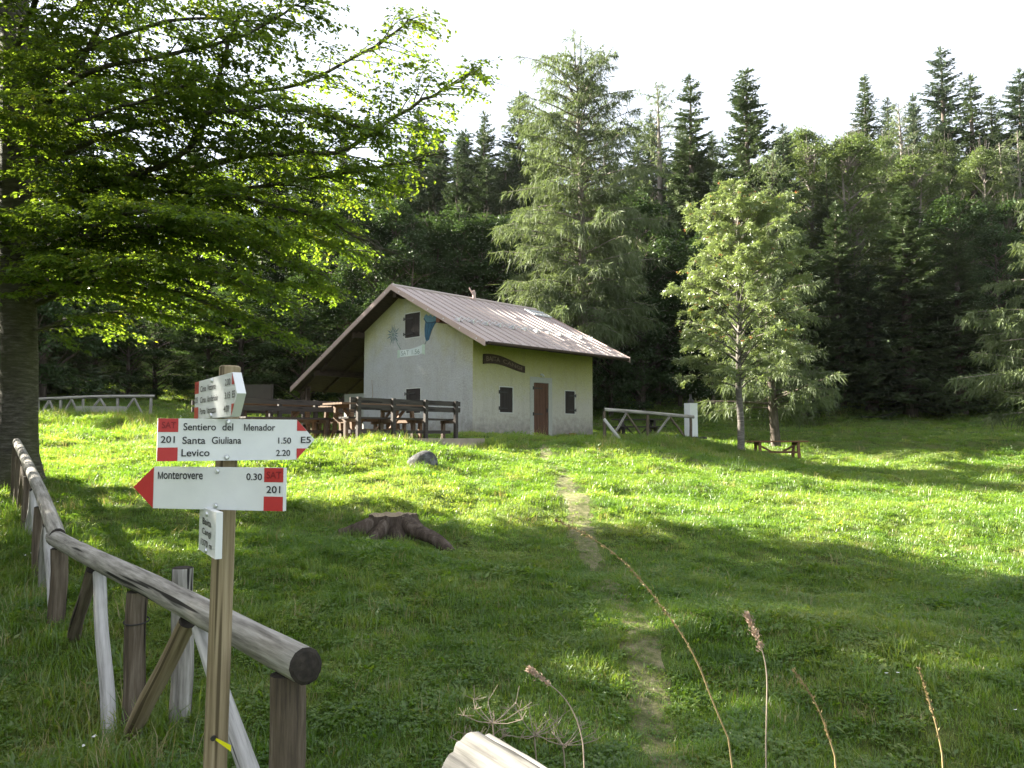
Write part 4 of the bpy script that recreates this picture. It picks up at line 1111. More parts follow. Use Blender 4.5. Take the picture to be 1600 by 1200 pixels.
def larch(seed, H=18.0, Rr=3.4, z0=2.0, prof=None, dens=1.0, nbr=150, hang=.6, el=(12, -12), gap=0.0):
    rg = np.random.RandomState(seed); tr = MB(); cr = MB()
    bend_ = rg.uniform(-.25, .25, 2)
    tz = np.linspace(0, 1, 8); tp = np.stack([bend_[0] * np.sin(tz * 4), bend_[1] * np.sin(tz * 3), -.5 + tz * (H + .5)], 1)
    tr.tube(tp, (.017 * H) * (1 - tz) ** .8 + .012, 9)
    prof = prof or (lambda f: (1 - f) ** .75)
    LQ = []
    for b in range(nbr):
        f = (b + rg.uniform(0, 1)) / nbr; f = f ** 1.05; z = z0 + (H - .2 - z0) * f
        L = Rr * prof(f) * rg.uniform(.42, 1.2) * (1 + .12 * math.sin(b * 2.4 * 2 + f * 9)) + .15
        az = b * 2.4 + rg.normal(0, .4); up = R(35) * f ** 2
        pts = curve((np.interp(z, tp[:, 2], tp[:, 0]), np.interp(z, tp[:, 2], tp[:, 1]), z), az, R(el[0]) + up + R(rg.normal(0, 11)), R(el[1]) + up + R(25) * rg.uniform(-.3, 1), L, 6, rg, .1)
        tr.tube(pts, np.linspace(.012 + .012 * L, .005, 7), 4, False)
        paths = [pts]
        for q in range(int(L / .55)):
            s = rg.uniform(.2, .95); c, t = along(pts, np.array([s])); 
            paths.append(curve(c[0], az + rg.choice([-1, 1]) * rg.uniform(.5, 1.1), R(rg.uniform(-18, 12)), R(-15), L * (1 - s) * .55 + .25, 4, rg, .1))
        bd = rg.uniform(.35, 1.6)
        for p in paths:
            ln = np.linalg.norm(np.diff(p, axis=0), axis=1).sum(); n = max(4, int(ln / .048 * dens * bd * rg.uniform(.6, 1.4))); s = rg.uniform(.05, 1, n)
            c, t = along(p, s)
            d = np.array([0, 0, -1.0]) * rg.uniform(.4, 1.2, (n, 1)) + t * .45 + rg.normal(0, .35, (n, 3))
            LQ.append((c, d, rg.normal(0, 1, (n, 3)), (.10 + (hang + .15) * rg.uniform(0, 1, n) ** 1.6) * (.45 + .55 * (1 - f)), rg.uniform(.022, .048, n)))
            n2 = int(n * .8); j = rg.randint(0, n, n2)
            LQ.append((c[j], t[j] + rg.normal(0, .7, (n2, 3)) + [0, 0, .15], rg.normal(0, 1, (n2, 3)), rg.uniform(.07, .20, n2), rg.uniform(.03, .06, n2)))
    a = [np.concatenate([q[k] for q in LQ]) for k in range(5)]
    cr.add(*leaf_quads(*a, fold=.1))
    return tr.build('trunk'), cr.build('crown')

def broadleaf(seed, H=12.0, Rr=3.5, z0=1.5, leaf=.26, ncl=70, per=150, r_t=.17):
    rg = np.random.RandomState(seed); tr = MB(); cr = MB()
    tr.tube([(0, 0, -.5), (rg.normal(0, .1), rg.normal(0, .1), H * .35), (rg.normal(0, .3), rg.normal(0, .3), H * .85)], [r_t, r_t * .75, .03], 8)
    LQ = []
    for k in range(ncl):
        f = rg.uniform(0, 1); z = z0 + (H - z0) * f; env = Rr * (math.sin(math.pi * min(1, .18 + f * .80)) ** .7) * rg.uniform(.55, 1.05)
        az = k * 2.4 + rg.normal(0, .3)
        s0 = max(z0 * .7, z - env * .55)
        p0 = np.array([0, 0, min(s0, H * .8)]); p1 = np.array([env * math.cos(az), env * math.sin(az), z])
        mid = (p0 + p1) / 2 + [0, 0, .15 * env]
        tr.tube([p0, mid, p1], [.02 + .012 * env, .02, .008], 4, False)
        n = per; rad = rg.uniform(.55, 1.05) * (.55 + .45 * Rr / 3.5)
        o = nrm(rg.normal(0, 1, (n, 3))) * (rg.uniform(0, 1, (n, 1)) ** .4) * np.array([rad, rad, rad * .42])
        c = p1 * .93 + o; c[:, 2] -= .10 * (np.hypot(o[:, 0], o[:, 1]) / rad) ** 2
        d = nrm(np.stack([np.cos(az) + rg.normal(0, .7, n), np.sin(az) + rg.normal(0, .7, n), rg.normal(-.25, .3, n)], 1))
        LQ.append((c, d, np.tile([0, 0, 1.0], (n, 1)) + rg.normal(0, .45, (n, 3)), leaf * rg.uniform(.6, 1.2, n), leaf * .6 * rg.uniform(.7, 1.2, n)))
    a = [np.concatenate([q[k] for q in LQ]) for k in range(5)]
    cr.add(*leaf_quads(*a))
    return tr.build('trunk'), cr.build('crown')

PROT = {}
def proto(key, pair, bark, leaf, H, Rr):
    pair[0].materials.append(M[bark]); pair[1].materials.append(M[leaf]); PROT[key] = (pair[0], pair[1], H, Rr)
SW = (2.7, 2.2, 3.0, 2.4, 2.6, 2.0)
for k in range(6): proto('spruce%d' % k, spruce(20 + k, 18, SW[k], (1.2, 2.0, .8, 3.0, 1.5, 2.5)[k], 1.0, 0, (.42, .5, .40, .46, .36, .56)[k]), 'bark_dark', ('spruce', 'spruce2', 'spruce', 'spruce', 'spruce2', 'spruce')[k], 18, SW[k])
for k in range(2): proto('larch%d' % k, larch(40 + k, 18, 2.9, 3.0, lambda f: (1 - f) ** .55 * .9 + .08, 1.1, 130), 'bark_larch', 'larch', 18, 2.9)
for k in range(3): proto('broad%d' % k, broadleaf(50 + k, 12, (3.4, 3.0, 3.8)[k], .8, .19, 90, 220), 'bark_dark', 'broad', 12, (3.4, 3.0, 3.8)[k])
for k in range(2): proto('pale%d' % k, broadleaf(60 + k, 14, 3.0, 3.0, .17, 85, 220), 'bark_larch', 'broad2', 14, 3.0)

def tree(key, name, cat, x, y, H, wid, label, group, rz=None):
    tm, cm, H0, R0 = PROT[key]
    z = h(x, y); r = empty(name, (x, y, z), random.uniform(0, 6.28) if rz is None else rz, label, cat, group)
    s = H / H0; w = wid / R0 if wid else s * random.uniform(.9, 1.15)
    r.scale = (w, w, s)
    link('trunk', tm, r); link('crown', cm, r); return r
def tree_px(key, name, cat, px, ytop, Y, wid, label, group):
    p = P(px, ytop, Y); return tree(key, name, cat, p.x, Y, p.z - h(p.x, Y), wid, label, group)

# big larch behind the hut
p = P(905, 74, 41); q = h(p.x, 41); HL = p.z - q
def lprof(f):
    return float(np.interp(f, [0, .12, .30, .40, .50, .60, .72, .85, .95, 1], [.62, 1.0, 1.12, 1.0, .84, 1.0, 1.02, .95, .78, .36]))
HL -= .9
pr = larch(77, HL, 3.85, 4.6, lprof, 1.7, 235, .85, (8, -26)); proto('biglarch', pr, 'bark_larch', 'larch', HL, 3.75)
tree('biglarch', 'larch_tree', 'tree', p.x, 41, HL, 3.75, 'tall pale green larch with drooping boughs rising behind the hut roof', None, .6)
# larch right behind the rowan
p = P(1203, 236, 34.5); HL2 = p.z - h(p.x, 34.5)
pr = larch(78, HL2, 3.3, 1.6, lambda f: (1 - f) ** .62 * .90 + .08, 1.4, 170, .5, (6, -10)); proto('midlarch', pr, 'bark_dark', 'larch', HL2, 3.3)
tree('midlarch', 'larch_tree', 'tree', p.x, 34.5, HL2, 3.1, 'yellow green conical larch standing close behind the rowan', None, 0.2)
# larch at the picture's edge
p = P(1655, 240, 30.5); HL3 = p.z - h(p.x, 30.5)
pr = larch(79, HL3, 4.0, 1.6, lambda f: (1 - f) ** .7, 2.2, 120, .55, (4, -8)); proto('edgelarch', pr, 'bark_larch', 'larch', HL3, 4.0)
tree('edgelarch', 'larch_tree', 'tree', p.x, 30.5, HL3, 4.0, 'sunlit larch with long layered boughs cut by the edge of the view', None, 0.0)

# rowan
def rowan(seed, H, Rr):
    rg = np.random.RandomState(seed); tr = MB(); cr = MB(); be = MB()
    tr.tube([(0, 0, -.3), (0, 0, .1), (.02, 0, 1.0), (-.03, .02, 2.0), (0, .05, 3.4), (.1, 0, 5.2), (.05, 0, H * .9)], [.17, .125, .11, .105, .085, .06, .015], 12)
    tips = []
    for k in range(84):
        thin = rg.uniform(.55, 1.35)
        f = (k + rg.uniform(0, 1)) / 84; zb = 2.0 + f * (H * .80 - 2.0); az = k * 2.4 + rg.normal(0, .3)
        L = Rr * float(np.interp(f, [0, .15, .45, .8, 1], [1.15, 1.25, 1.25, 1.05, .62])) * rg.uniform(.75, 1.1)
        e0 = R(rg.uniform(25, 48) + 22 * f); e1 = e0 - R(35)
        pts = curve((0, 0, zb), az, e0, e1, L * 1.05, 6, rg, .1); tr.tube(pts, np.linspace(.035, .006, 7), 5, False)
        tips.append(pts[-1])
        for q in range(9):
            s = rg.uniform(.22, 1); c, t = along(pts, np.array([s])); 
            p2 = curve(c[0], az + rg.normal(0, .9), R(rg.uniform(-5, 45)), R(-20), rg.uniform(.35, .8), 4, rg, .15)
            tr.tube(p2, np.linspace(.009, .004, 5), 3, False)
            n = int(24 * thin); ss = rg.uniform(.1, 1, n); cc, t2 = along(p2, ss)
            d = nrm(t2 * .6 + rg.normal(0, .6, (n, 3)) + [0, 0, -.15])
            # compound leaf: seven leaflets on a drooping stalk
            up = nrm(np.tile([0, 0, 1.0], (n, 1)) + rg.normal(0, .35, (n, 3))); sd = nrm(np.cross(d, up))
            for j in range(4):
                o = cc + d * (.03 + .036 * j) + np.array([0, 0, -1]) * (.004 * j * j)
                if j < 3:
                    for s_ in (-1, 1): cr.add(*leaf_quads(o, d * .45 + sd * s_, up + rg.normal(0, .3, (n, 3)), .078, .034))
                else: cr.add(*leaf_quads(o, d, up, .08, .034))
            if rg.uniform() < .22 and f > .12:
                c0 = p2[-1] + rg.normal(0, .04, 3)
                for w in range(7):
                    o = c0 + rg.normal(0, .035, 3) * [1, 1, .5]; r_ = .012
                    be.add(o + r_ * np.array([(1,0,0),(-1,0,0),(0,1,0),(0,-1,0),(0,0,1),(0,0,-1)]), [(0,2,4),(2,1,4),(1,3,4),(3,0,4),(2,0,5),(1,2,5),(3,1,5),(0,3,5)], 0, True)
    return tr.build('trunk'), cr.build('crown'), be.build('berries')
p = P(1158, 718, 26); gzr = h(p.x, 26); ptop = P(1150, 278, 26); HR = ptop.z - gzr
t_, c_, b_ = rowan(5, HR * 1.10, 1.85)
rw = empty('rowan_tree', (p.x, 26, gzr), 0, 'rowan with orange berries and a slim pale trunk on the meadow', 'tree')
link('trunk', t_, rw, mats=M['bark_rowan']); link('crown', c_, rw, mats=M['leaf_rowan']); tag(link('berries', b_, rw, mats=M['berry']), kind='stuff')

# beech
BX, BY = -7.83, 12.5
def beech(seed):
    rg = np.random.RandomState(seed); tr = MB(); cr = MB(); g0 = h(BX, BY)
    TOP = 17.0
    def rel(px, py, Y): q = P(px, py, Y); return np.array([q.x - BX, q.y - BY, q.z - g0])
    n = 22; a = np.arange(n) * 2 * math.pi / n
    zz = np.array([-.4, -.1, .15, .5, 1.0, 2.0, 3.2, 5, 7, 9, 12, 15, TOP])
    rr = np.array([.60, .44, .35, .295, .275, .26, .25, .23, .205, .175, .12, .07, .02])
    fl = 1 + (.16 * np.sin(a * 5 + 1))[None] * np.exp(-np.clip(zz, 0, 9) * 2.2)[:, None] + .025 * np.sin(a[None] * 3 + zz[:, None] * 2) + .015 * rg.uniform(-1, 1, (len(zz), n))
    cx = -.035 * zz + .03 * np.sin(zz * .9); cy_ = .12 * np.sin(zz * .3 + 1) - .1
    tr.tube(np.stack([cx, cy_, zz], 1), rr[:, None] * fl, n)
    limbs = []
    def limb(pts, r0, r1=.02):
        pts = np.array(pts, float)
        # smooth
        for _ in range(2):
            q = [pts[0]]
            for i in range(len(pts) - 1): q += [pts[i] * .75 + pts[i + 1] * .25, pts[i] * .25 + pts[i + 1] * .75]
            pts = np.array(q + [pts[-1]])
        pts[1:-1] += rg.normal(0, .018, pts[1:-1].shape)
        tr.tube(pts, r0 + (r1 - r0) * np.linspace(0, 1, len(pts)) ** .7, 8); limbs.append((pts, np.linalg.norm(np.diff(pts, axis=0), axis=1).sum()))
    limb([rel(38, 372, 12.4), rel(100, 318, 12.1), rel(160, 283, 11.8), rel(225, 272, 11.4), rel(288, 244, 11.1), rel(330, 178, 10.9), rel(350, 95, 10.7), rel(372, 20, 10.5)], .085)
    limb([rel(45, 330, 12.5), rel(160, 300, 12.4), rel(300, 262, 12.0), rel(430, 236, 11.6), rel(540, 241, 11.3), rel(612, 186, 11.1), rel(690, 140, 10.9), rel(740, 112, 10.8)], .085, .012)
    limb([rel(45, 440, 12.4), rel(130, 372, 11.6), rel(240, 345, 11.0), rel(380, 372, 10.7), rel(500, 428, 10.5)], .06, .012)
    limb([rel(45, 450, 12.3), rel(150, 440, 11.9), rel(280, 455, 11.5), rel(400, 505, 11.4), rel(465, 540, 11.3)], .045, .01)
    limb([rel(40, 230, 12.5), rel(90, 150, 12.2), rel(150, 60, 11.9), rel(200, -40, 11.7)], .08)
    limb([rel(40, 210, 12.5), rel(140, 145, 12.2), rel(260, 130, 11.9), rel(420, 150, 11.7), rel(560, 90, 11.5), rel(645, 30, 11.4)], .07, .012)
    limb([rel(45, 300, 12.6), rel(180, 290, 11.9), rel(330, 300, 11.3), rel(480, 330, 10.9), rel(600, 390, 10.6)], .06, .012)
    limb([rel(45, 350, 12.6), rel(200, 330, 12.0), rel(400, 290, 11.6), rel(560, 270, 11.3), rel(690, 240, 11.1)], .06, .012)
    limb([rel(45, 470, 12.3), rel(120, 430, 11.4), rel(220, 400, 10.6), rel(330, 420, 10.0), rel(430, 470, 9.7)], .05, .01)
    limb([rel(48, 480, 12.6), rel(150, 430, 12.4), rel(270, 420, 12.3), rel(400, 440, 12.2), rel(510, 450, 12.1)], .05, .01)
    limb([rel(48, 520, 12.5), rel(130, 490, 12.6), rel(230, 485, 12.5), rel(330, 510, 12.4)], .04, .01)
    limb([rel(48, 400, 12.4), rel(140, 350, 11.0), rel(260, 320, 9.8), rel(400, 350, 9.0)], .05, .01)
    limb([rel(48, 420, 12.6), rel(200, 380, 12.5), rel(350, 350, 12.3), rel(480, 370, 12.2), rel(570, 400, 12.0)], .05, .01)
    limb([rel(48, 260, 12.4), rel(170, 210, 11.4), rel(330, 170, 10.6), rel(470, 170, 10.2), rel(590, 210, 10.0)], .06, .01)
    limb([rel(40, 150, 12.4), rel(140, 70, 11.6), rel(280, 25, 11.0), rel(420, 35, 10.7)], .06, .01)
    limb([rel(40, 190, 12.4), rel(130, 110, 11.3), rel(240, 90, 10.5), rel(380, 60, 10.0), rel(480, 0, 9.8)], .06, .01)
    limb([rel(40, 110, 12.4), rel(110, 10, 11.8), rel(230, -40, 11.4), rel(360, -60, 11.2), rel(470, -30, 11.0)], .06, .01)
    limb([rel(40, 240, 12.4), rel(110, 190, 11.0), rel(200, 170, 10.0), rel(320, 120, 9.4)], .05, .01)
    # the others, all round
    for k in range(62):
        f = k / 62; z = 3.3 + f * (TOP - 4.2); az = k * 2.4 + rg.normal(0, .25)
        if math.cos(az) > .3 and z < 8.5 and k % 2: continue
        if math.sin(az) > .25 and math.cos(az) > -.55: continue
        L = float(np.interp(z, [3, 5, 8, 12, 16], [4.6, 5.8, 5.4, 4.0, 1.6])) * rg.uniform(.75, 1.05)
        e0 = R(rg.uniform(5, 35) + 18 * f); c = curve((np.interp(z, zz, cx), np.interp(z, zz, cy_), z), az, e0, e0 - R(42), L, 5, rg, .12)
        limb(c, .03 + .006 * L)
    LP, LD, LN = [], [], []
    def emit(p2, cnt):
        s = rg.uniform(.08, 1, cnt); c, t = along(p2, s); sd = nrm(np.cross(t, [0, 0, 1.0])) * rg.choice([-1, 1], (cnt, 1))
        LP.append(c + rg.normal(0, .012, (cnt, 3))); LD.append(t * .6 + sd * rg.uniform(.4, 1.1, (cnt, 1)) + np.array([0, 0, -.28]) + rg.normal(0, .2, (cnt, 3)))
        LN.append(np.tile([0, 0, 1.0], (cnt, 1)) + rg.normal(0, .38, (cnt, 3)))
    for pts, ln in limbs:
        n2 = int(ln / .115)
        for q in range(n2):
            s = .10 + .90 * (q + rg.uniform(0, 1)) / n2; c, t = along(pts, np.array([s])); t = t[0]
            az = math.atan2(t[1], t[0]) + (1 if q % 2 else -1) * rg.uniform(.45, 1.15); el = math.asin(max(-1, min(1, t[2]))) * .4
            L2 = (.35 + .30 * ln * (1 - s) ** .8) * rg.uniform(.6, 1.15); L2 = min(L2, 1.7)
            p2 = curve(c[0], az, el + R(rg.uniform(-8, 14)), el - R(rg.uniform(12, 34)), L2, 4, rg, .12)
            if p2[-1][2] < 1.9: continue
            tr.tube(p2, np.linspace(.007 + .004 * L2, .003, 5), 3, False)
            emit(p2, int(14 + 16 * L2))
            for w in range(int(L2 / .085)):
                s3 = rg.uniform(.12, 1); c3, t3 = along(p2, np.array([s3])); t3 = t3[0]
                p3 = curve(c3[0], math.atan2(t3[1], t3[0]) + rg.choice([-1, 1]) * rg.uniform(.4, 1.0), R(rg.uniform(-14, 8)), R(-28), rg.uniform(.18, .48), 3, rg, .12)
                emit(p3, 10)
    Pp, Dd, Nn = map(np.concatenate, (LP, LD, LN))
    # hand pruning of the outline: how far the crown reaches at each height
    reach = np.interp(Pp[:, 2] + g0, [2.4, 3, 4.1, 5, 5.9, 7.15, 8, 8.6, 10, 13, 17], [3.8, 4.8, 5.3, 5.9, 6.6, 7.9, 7.3, 6.3, 4.6, 3.6, 1.6])
    keep = Pp[:, 0] < reach + rg.normal(0, .15, len(Pp))
    keep &= ~((Pp[:, 0] < -.6) & (rg.uniform(0, 1, len(Pp)) < np.interp(Pp[:, 2], [3.5, 5, 6, 8], [.2, .8, .8, .15])))
    far = np.clip((Pp[:, 0] - 3.6) / 2.6, 0, 1) * np.clip((Pp[:, 2] - 4.2) / 1.0, 0, 1)
    keep &= rg.uniform(0, 1, len(Pp)) > .30 * far
    keep &= rg.uniform(0, 1, len(Pp)) > .25 * np.clip((Pp[:, 2] - 5.5), 0, 1) * (Pp[:, 0] > 2.5)
    keep &= rg.uniform(0, 1, len(Pp)) > .97 * np.clip((Pp[:, 1] - .35) / .6, 0, 1) * np.clip((Pp[:, 2] - 3.6) / .8, 0, 1) * (Pp[:, 0] > -3.5)
    Pp, Dd, Nn = Pp[keep], Dd[keep], Nn[keep]
    L = rg.uniform(.052, .084, len(Pp))
    cr.add(*leaf_quads(Pp, Dd, Nn, L, L * .62))
    print('beech leaves', len(Pp))
    return tr.build('trunk'), cr.build('crown')
t_, c_ = beech(9)
bt = empty('beech_tree', (BX, BY, h(BX, BY)), 0, 'large spreading beech with a thick mossy trunk and backlit leaves', 'tree')
link('trunk', t_, bt, mats=M['bark_beech']); link('crown', c_, bt, mats=M['leaf_beech'])

# forest: trees that can be told apart first
sprn = ['spruce0', 'spruce1', 'spruce2', 'spruce3']
TP = [ # key, px, top y, Y, half width, label
 ('spruce1', 1470, 74, 68, 4.1, 'tallest narrow spruce on the skyline above the dark edge spruce'),
 ('spruce5', 1515, 118, 66, 4.1, 'spruce on the skyline just beside the tallest spruce'),
 ('spruce3', 1350, 118, 74, 3.7, 'thin dark spruce alone above the pale treetops'),
 ('spruce1', 1386, 152, 80, 3.2, 'small far spruce tip beside the thin dark spruce'),
 ('spruce4', 1426, 146, 76, 3.2, 'far spruce tip between the thin dark spruce and the tallest spruce'),
 ('spruce4', 1592, 108, 70, 4.4, 'dark skyline spruce cut by the edge of the view'),
 ('spruce2', 1165, 108, 53, 4.8, 'broad dark spruce standing tall above the rowan'),
 ('spruce5', 1078, 116, 56, 3.5, 'slender dark spruce between the pale larch and the broad spruce'),
 ('larch0', 1026, 132, 58, 3.7, 'pale feathery larch on the skyline beside the slender spruce'),
 ('spruce5', 812, 142, 62, 3.9, 'dark spruce showing behind the crown of the tall larch'),
 ('spruce0', 757, 174, 62, 3.2, 'pointed dark spruce on the skyline between beech and tall larch'),
 ('spruce1', 722, 205, 66, 2.9, 'thin spruce tip in the skyline gap beside the beech'),
 ('spruce4', 655, 168, 62, 3.7, 'dark spruce seen through the beech branch tips'),
 ('spruce2', 1410, 292, 46.5, 4.2, 'huge dark spruce at the shaded forest edge of the meadow'),
 ('spruce0', 1305, 315, 48, 3.0, 'dark spruce at the forest edge beside the huge spruce'),
 ('broad1', 1000, 282, 47, 3.4, 'dark leafy tree close beside the tall larch'),
 ('broad2', 1490, 292, 53, 4.2, 'sun topped broadleaf tree above the huge dark spruce'),
 ('broad0', 1575, 300, 52, 3.8, 'sun topped broadleaf tree behind the edge larch'),
 ('pale0', 1262, 178, 60, 3.6, 'pale airy treetop next to the broad dark spruce'),
 ('pale1', 1322, 190, 58, 4.0, 'pale wide treetop under the thin dark spruce'),
 ('larch1', 1402, 158, 66, 3.9, 'pale larch on the skyline under the far spruce tips'),
 ('spruce3', 1548, 150, 74, 3.9, 'blunt skyline spruce between two taller spruces'),
 ('broad0', 640, 345, 45, 2.6, 'rounded leafy tree just above the hut ridge'),
]
for key, px, yt, Y, w, lab in TP:
    nm = {'s': 'spruce_tree', 'l': 'larch_tree', 'b': 'broadleaf_tree', 'p': 'broadleaf_tree'}[key[0]]
    tree_px(key, nm, 'tree', px, yt, Y, w, lab, 'forest trees')
# filler trees of the forest wall, nothing tells them apart but their kind and stretch
rg = np.random.RandomState(21)
def fill(keys, n, pxr, ytr, Yr, label, group, wr=(2.4, 3.6)):
    for k in range(n):
        px = pxr[0] + (pxr[1] - pxr[0]) * (k + rg.uniform(.1, .9)) / n; Y = rg.uniform(*Yr)
        key = keys[rg.randint(len(keys))]
        nm = {'s': 'spruce_tree', 'l': 'larch_tree', 'b': 'broadleaf_tree', 'p': 'broadleaf_tree'}[key[0]]
        tree_px(key, nm, 'tree', px, rg.uniform(*ytr), Y, rg.uniform(*wr), label, group)
fill(['broad0', 'broad1', 'broad2'], 9, (540, 800), (285, 345), (46, 52), 'dark leafy tree in the shaded forest wall between beech and tall larch', 'dark leafy trees behind the hut')
fill(['spruce0', 'spruce3'], 6, (600, 860), (215, 270), (54, 60), 'dark spruce in the forest wall between beech and tall larch', 'dark spruces behind the hut')
fill(['broad0', 'broad1', 'broad2'], 8, (820, 1130), (330, 420), (45.5, 49), 'low dark leafy tree in the shade behind the hut and the rowan', 'low dark trees behind the hut')
fill(['spruce0', 'spruce2', 'spruce3'], 7, (930, 1300), (240, 310), (51, 56), 'dark spruce in the second row behind the rowan', 'dark spruces behind the rowan')
fill(['spruce0', 'spruce1', 'spruce2', 'broad1'], 9, (1230, 1680), (330, 430), (46, 50), 'dark tree in the shaded edge beside the huge spruce', 'dark trees at the meadow edge')
fill(['pale0', 'pale1', 'larch0', 'larch1', 'pale0'], 12, (1200, 1660), (185, 235), (58, 66), 'sunlit pale treetop in the upper forest above the meadow', 'pale upper treetops')
fill(['spruce0', 'spruce1', 'spruce3', 'spruce4', 'spruce5'], 11, (900, 1650), (165, 215), (72, 84), 'far spruce tip in the upper forest above the meadow', 'far spruce tips')
fill(['spruce0', 'spruce4', 'larch1', 'spruce5', 'pale1'], 10, (935, 1240), (165, 245), (57, 65), 'mixed treetop filling the skyline above the rowan', 'skyline trees above the rowan')
fill(['spruce4', 'spruce1', 'spruce5'], 7, (640, 870), (185, 235), (57, 66), 'dark treetop on the skyline beside the tall larch', 'skyline trees beside the tall larch')
fill(['spruce0', 'spruce1', 'spruce2', 'spruce3'], 12, (-60, 640), (170, 300), (50, 62), 'dark spruce in the forest behind the beech', 'dark spruces behind the beech', (2.6, 3.6))
fill(['broad0', 'broad1', 'broad2'], 12, (-80, 560), (380, 480), (40, 46), 'low dark leafy tree in the forest behind the beech', 'low dark trees behind the beech')

# the woods that close the meadow beyond both sides of the view (one mass), shading it
def points_object(name, pts, rots, scls, idx, coll, label, kind='stuff'):
    me = bpy.data.meshes.new(name); me.vertices.add(len(pts)); me.vertices.foreach_set('co', np.asarray(pts, np.float32).ravel())
    a = me.attributes.new('rot', 'FLOAT_VECTOR', 'POINT'); a.data.foreach_set('vector', np.asarray(rots, np.float32).ravel())
    a = me.attributes.new('scl', 'FLOAT_VECTOR', 'POINT'); a.data.foreach_set('vector', np.asarray(scls, np.float32).ravel())
    a = me.attributes.new('idx', 'INT', 'POINT'); a.data.foreach_set('value', np.asarray(idx, np.int32))
    o = bpy.data.objects.new(name, me); COL.objects.link(o); tag(o, label, None, None, kind)
    ng = bpy.data.node_groups.new(name, 'GeometryNodeTree')
    ng.interface.new_socket('Geometry', in_out='INPUT', socket_type='NodeSocketGeometry'); ng.interface.new_socket('Geometry', in_out='OUTPUT', socket_type='NodeSocketGeometry')
    gi = ng.nodes.new('NodeGroupInput'); go = ng.nodes.new('NodeGroupOutput')
    ip = ng.nodes.new('GeometryNodeInstanceOnPoints'); ci = ng.nodes.new('GeometryNodeCollectionInfo'); ci.inputs['Collection'].default_value = coll
    ci.inputs['Separate Children'].default_value = True; ci.inputs['Reset Children'].default_value = True
    def na(n, t):
        k = ng.nodes.new('GeometryNodeInputNamedAttribute'); k.data_type = t; k.inputs['Name'].default_value = n; return k.outputs[0]
    er = ng.nodes.new('FunctionNodeEulerToRotation'); L = ng.links
    L.new(na('rot', 'FLOAT_VECTOR'), er.inputs[0]); L.new(er.outputs[0], ip.inputs['Rotation'])
    L.new(na('scl', 'FLOAT_VECTOR'), ip.inputs['Scale']); L.new(na('idx', 'INT'), ip.inputs['Instance Index'])
    ip.inputs['Pick Instance'].default_value = True
    L.new(gi.outputs[0], ip.inputs['Points']); L.new(ci.outputs[0], ip.inputs['Instance']); L.new(ip.outputs[0], go.inputs[0])
    md = o.modifiers.new('scatter', 'NODES'); md.node_group = ng
    return o
def proto_coll(name, meshes):
    c = bpy.data.collections.new(name)
    for k, me in enumerate(meshes):
        o = bpy.data.objects.new('%s_%02d' % (name, k), me); c.objects.link(o)
    return c
def joined(key):
    tm, cm, H0, R0 = PROT[key]; bm = bmesh.new(); bm.from_mesh(tm); 
    for f in bm.faces: f.material_index = 0
    n = len(bm.faces); bm.from_mesh(cm); bm.faces.ensure_lookup_table()
    for f in bm.faces[n:]: f.material_index = 1
    me = bpy.data.meshes.new('wood_' + key); bm.to_mesh(me); bm.free(); me.materials.append(tm.materials[0]); me.materials.append(cm.materials[0]); return me
WK = ['spruce0', 'spruce2', 'broad0', 'broad2']
wc = proto_coll('wood_proto', [joined(k) for k in WK])
WT = []   # x, y, height, half width, kind
for x, y, H_, w, k in [(-21, 32.5, 17, 3.6, 0), (-24, 35.5, 19, 3.6, 1), (-22.5, 29.2, 15, 3.0, 0), (-27, 31, 20, 3.6, 1),
                       (-19, 9.5, 12, 3.0, 0),  (-14.3, 10.3, 13, 2.2, 3), (-14, 6.2, 4.4, 2.4, 2), (-17.5, 7.2, 5.4, 3.0, 3), (-17, 4.5, 5.2, 3.2, 2), (-14, 6.98, 14, 1.15, 0), (-14.4, 9.3, 12.5, 1.45, 3), (-18, 11.8, 16, 3.2, 2),  (-14, 3.5, 12.5, 3.4, 3), (-15, .5, 12, 3.4, 2), (-14, 12.9, 8.0, 1.3, 2), (-20, 32, 17, 4.2, 2), (-24, 33, 19, 4.2, 3), (-13, -1, 11, 3.6, 3), (-9, -4.5, 11, 3.4, 2), (-19.5, 30, 14, 3.6, 3), (-26, 30.5, 17, 4.0, 2)]:  # the slim spruce is added out of view to shade the trail signs
    WT.append((x, y + .075 * (-1 - x), H_, w, k))
for k in range(150):
    a = rg.uniform(0, 1)
    x, y = (rg.uniform(-110, -70), rg.uniform(0, 75)) if k < 70 else ((rg.uniform(-45, 62), rg.uniform(56, 110)) if k < 130 else (rg.uniform(45, 80), rg.uniform(20, 70)))
    WT.append((x, y, rg.uniform(12, 18), rg.uniform(2.6, 3.8), rg.randint(4)))
pts = np.array([(x, y, h(x, y)) for x, y, *_ in WT])
scl = np.array([(w / PROT[WK[k]][3], w / PROT[WK[k]][3], H_ / PROT[WK[k]][2]) for x, y, H_, w, k in WT])
points_object('woods', pts, np.stack([np.zeros(len(WT)), np.zeros(len(WT)), rg.uniform(0, 6.28, len(WT))], 1), scl, [t[4] for t in WT], wc, 'dark mixed forest closing the hillside round the meadow')

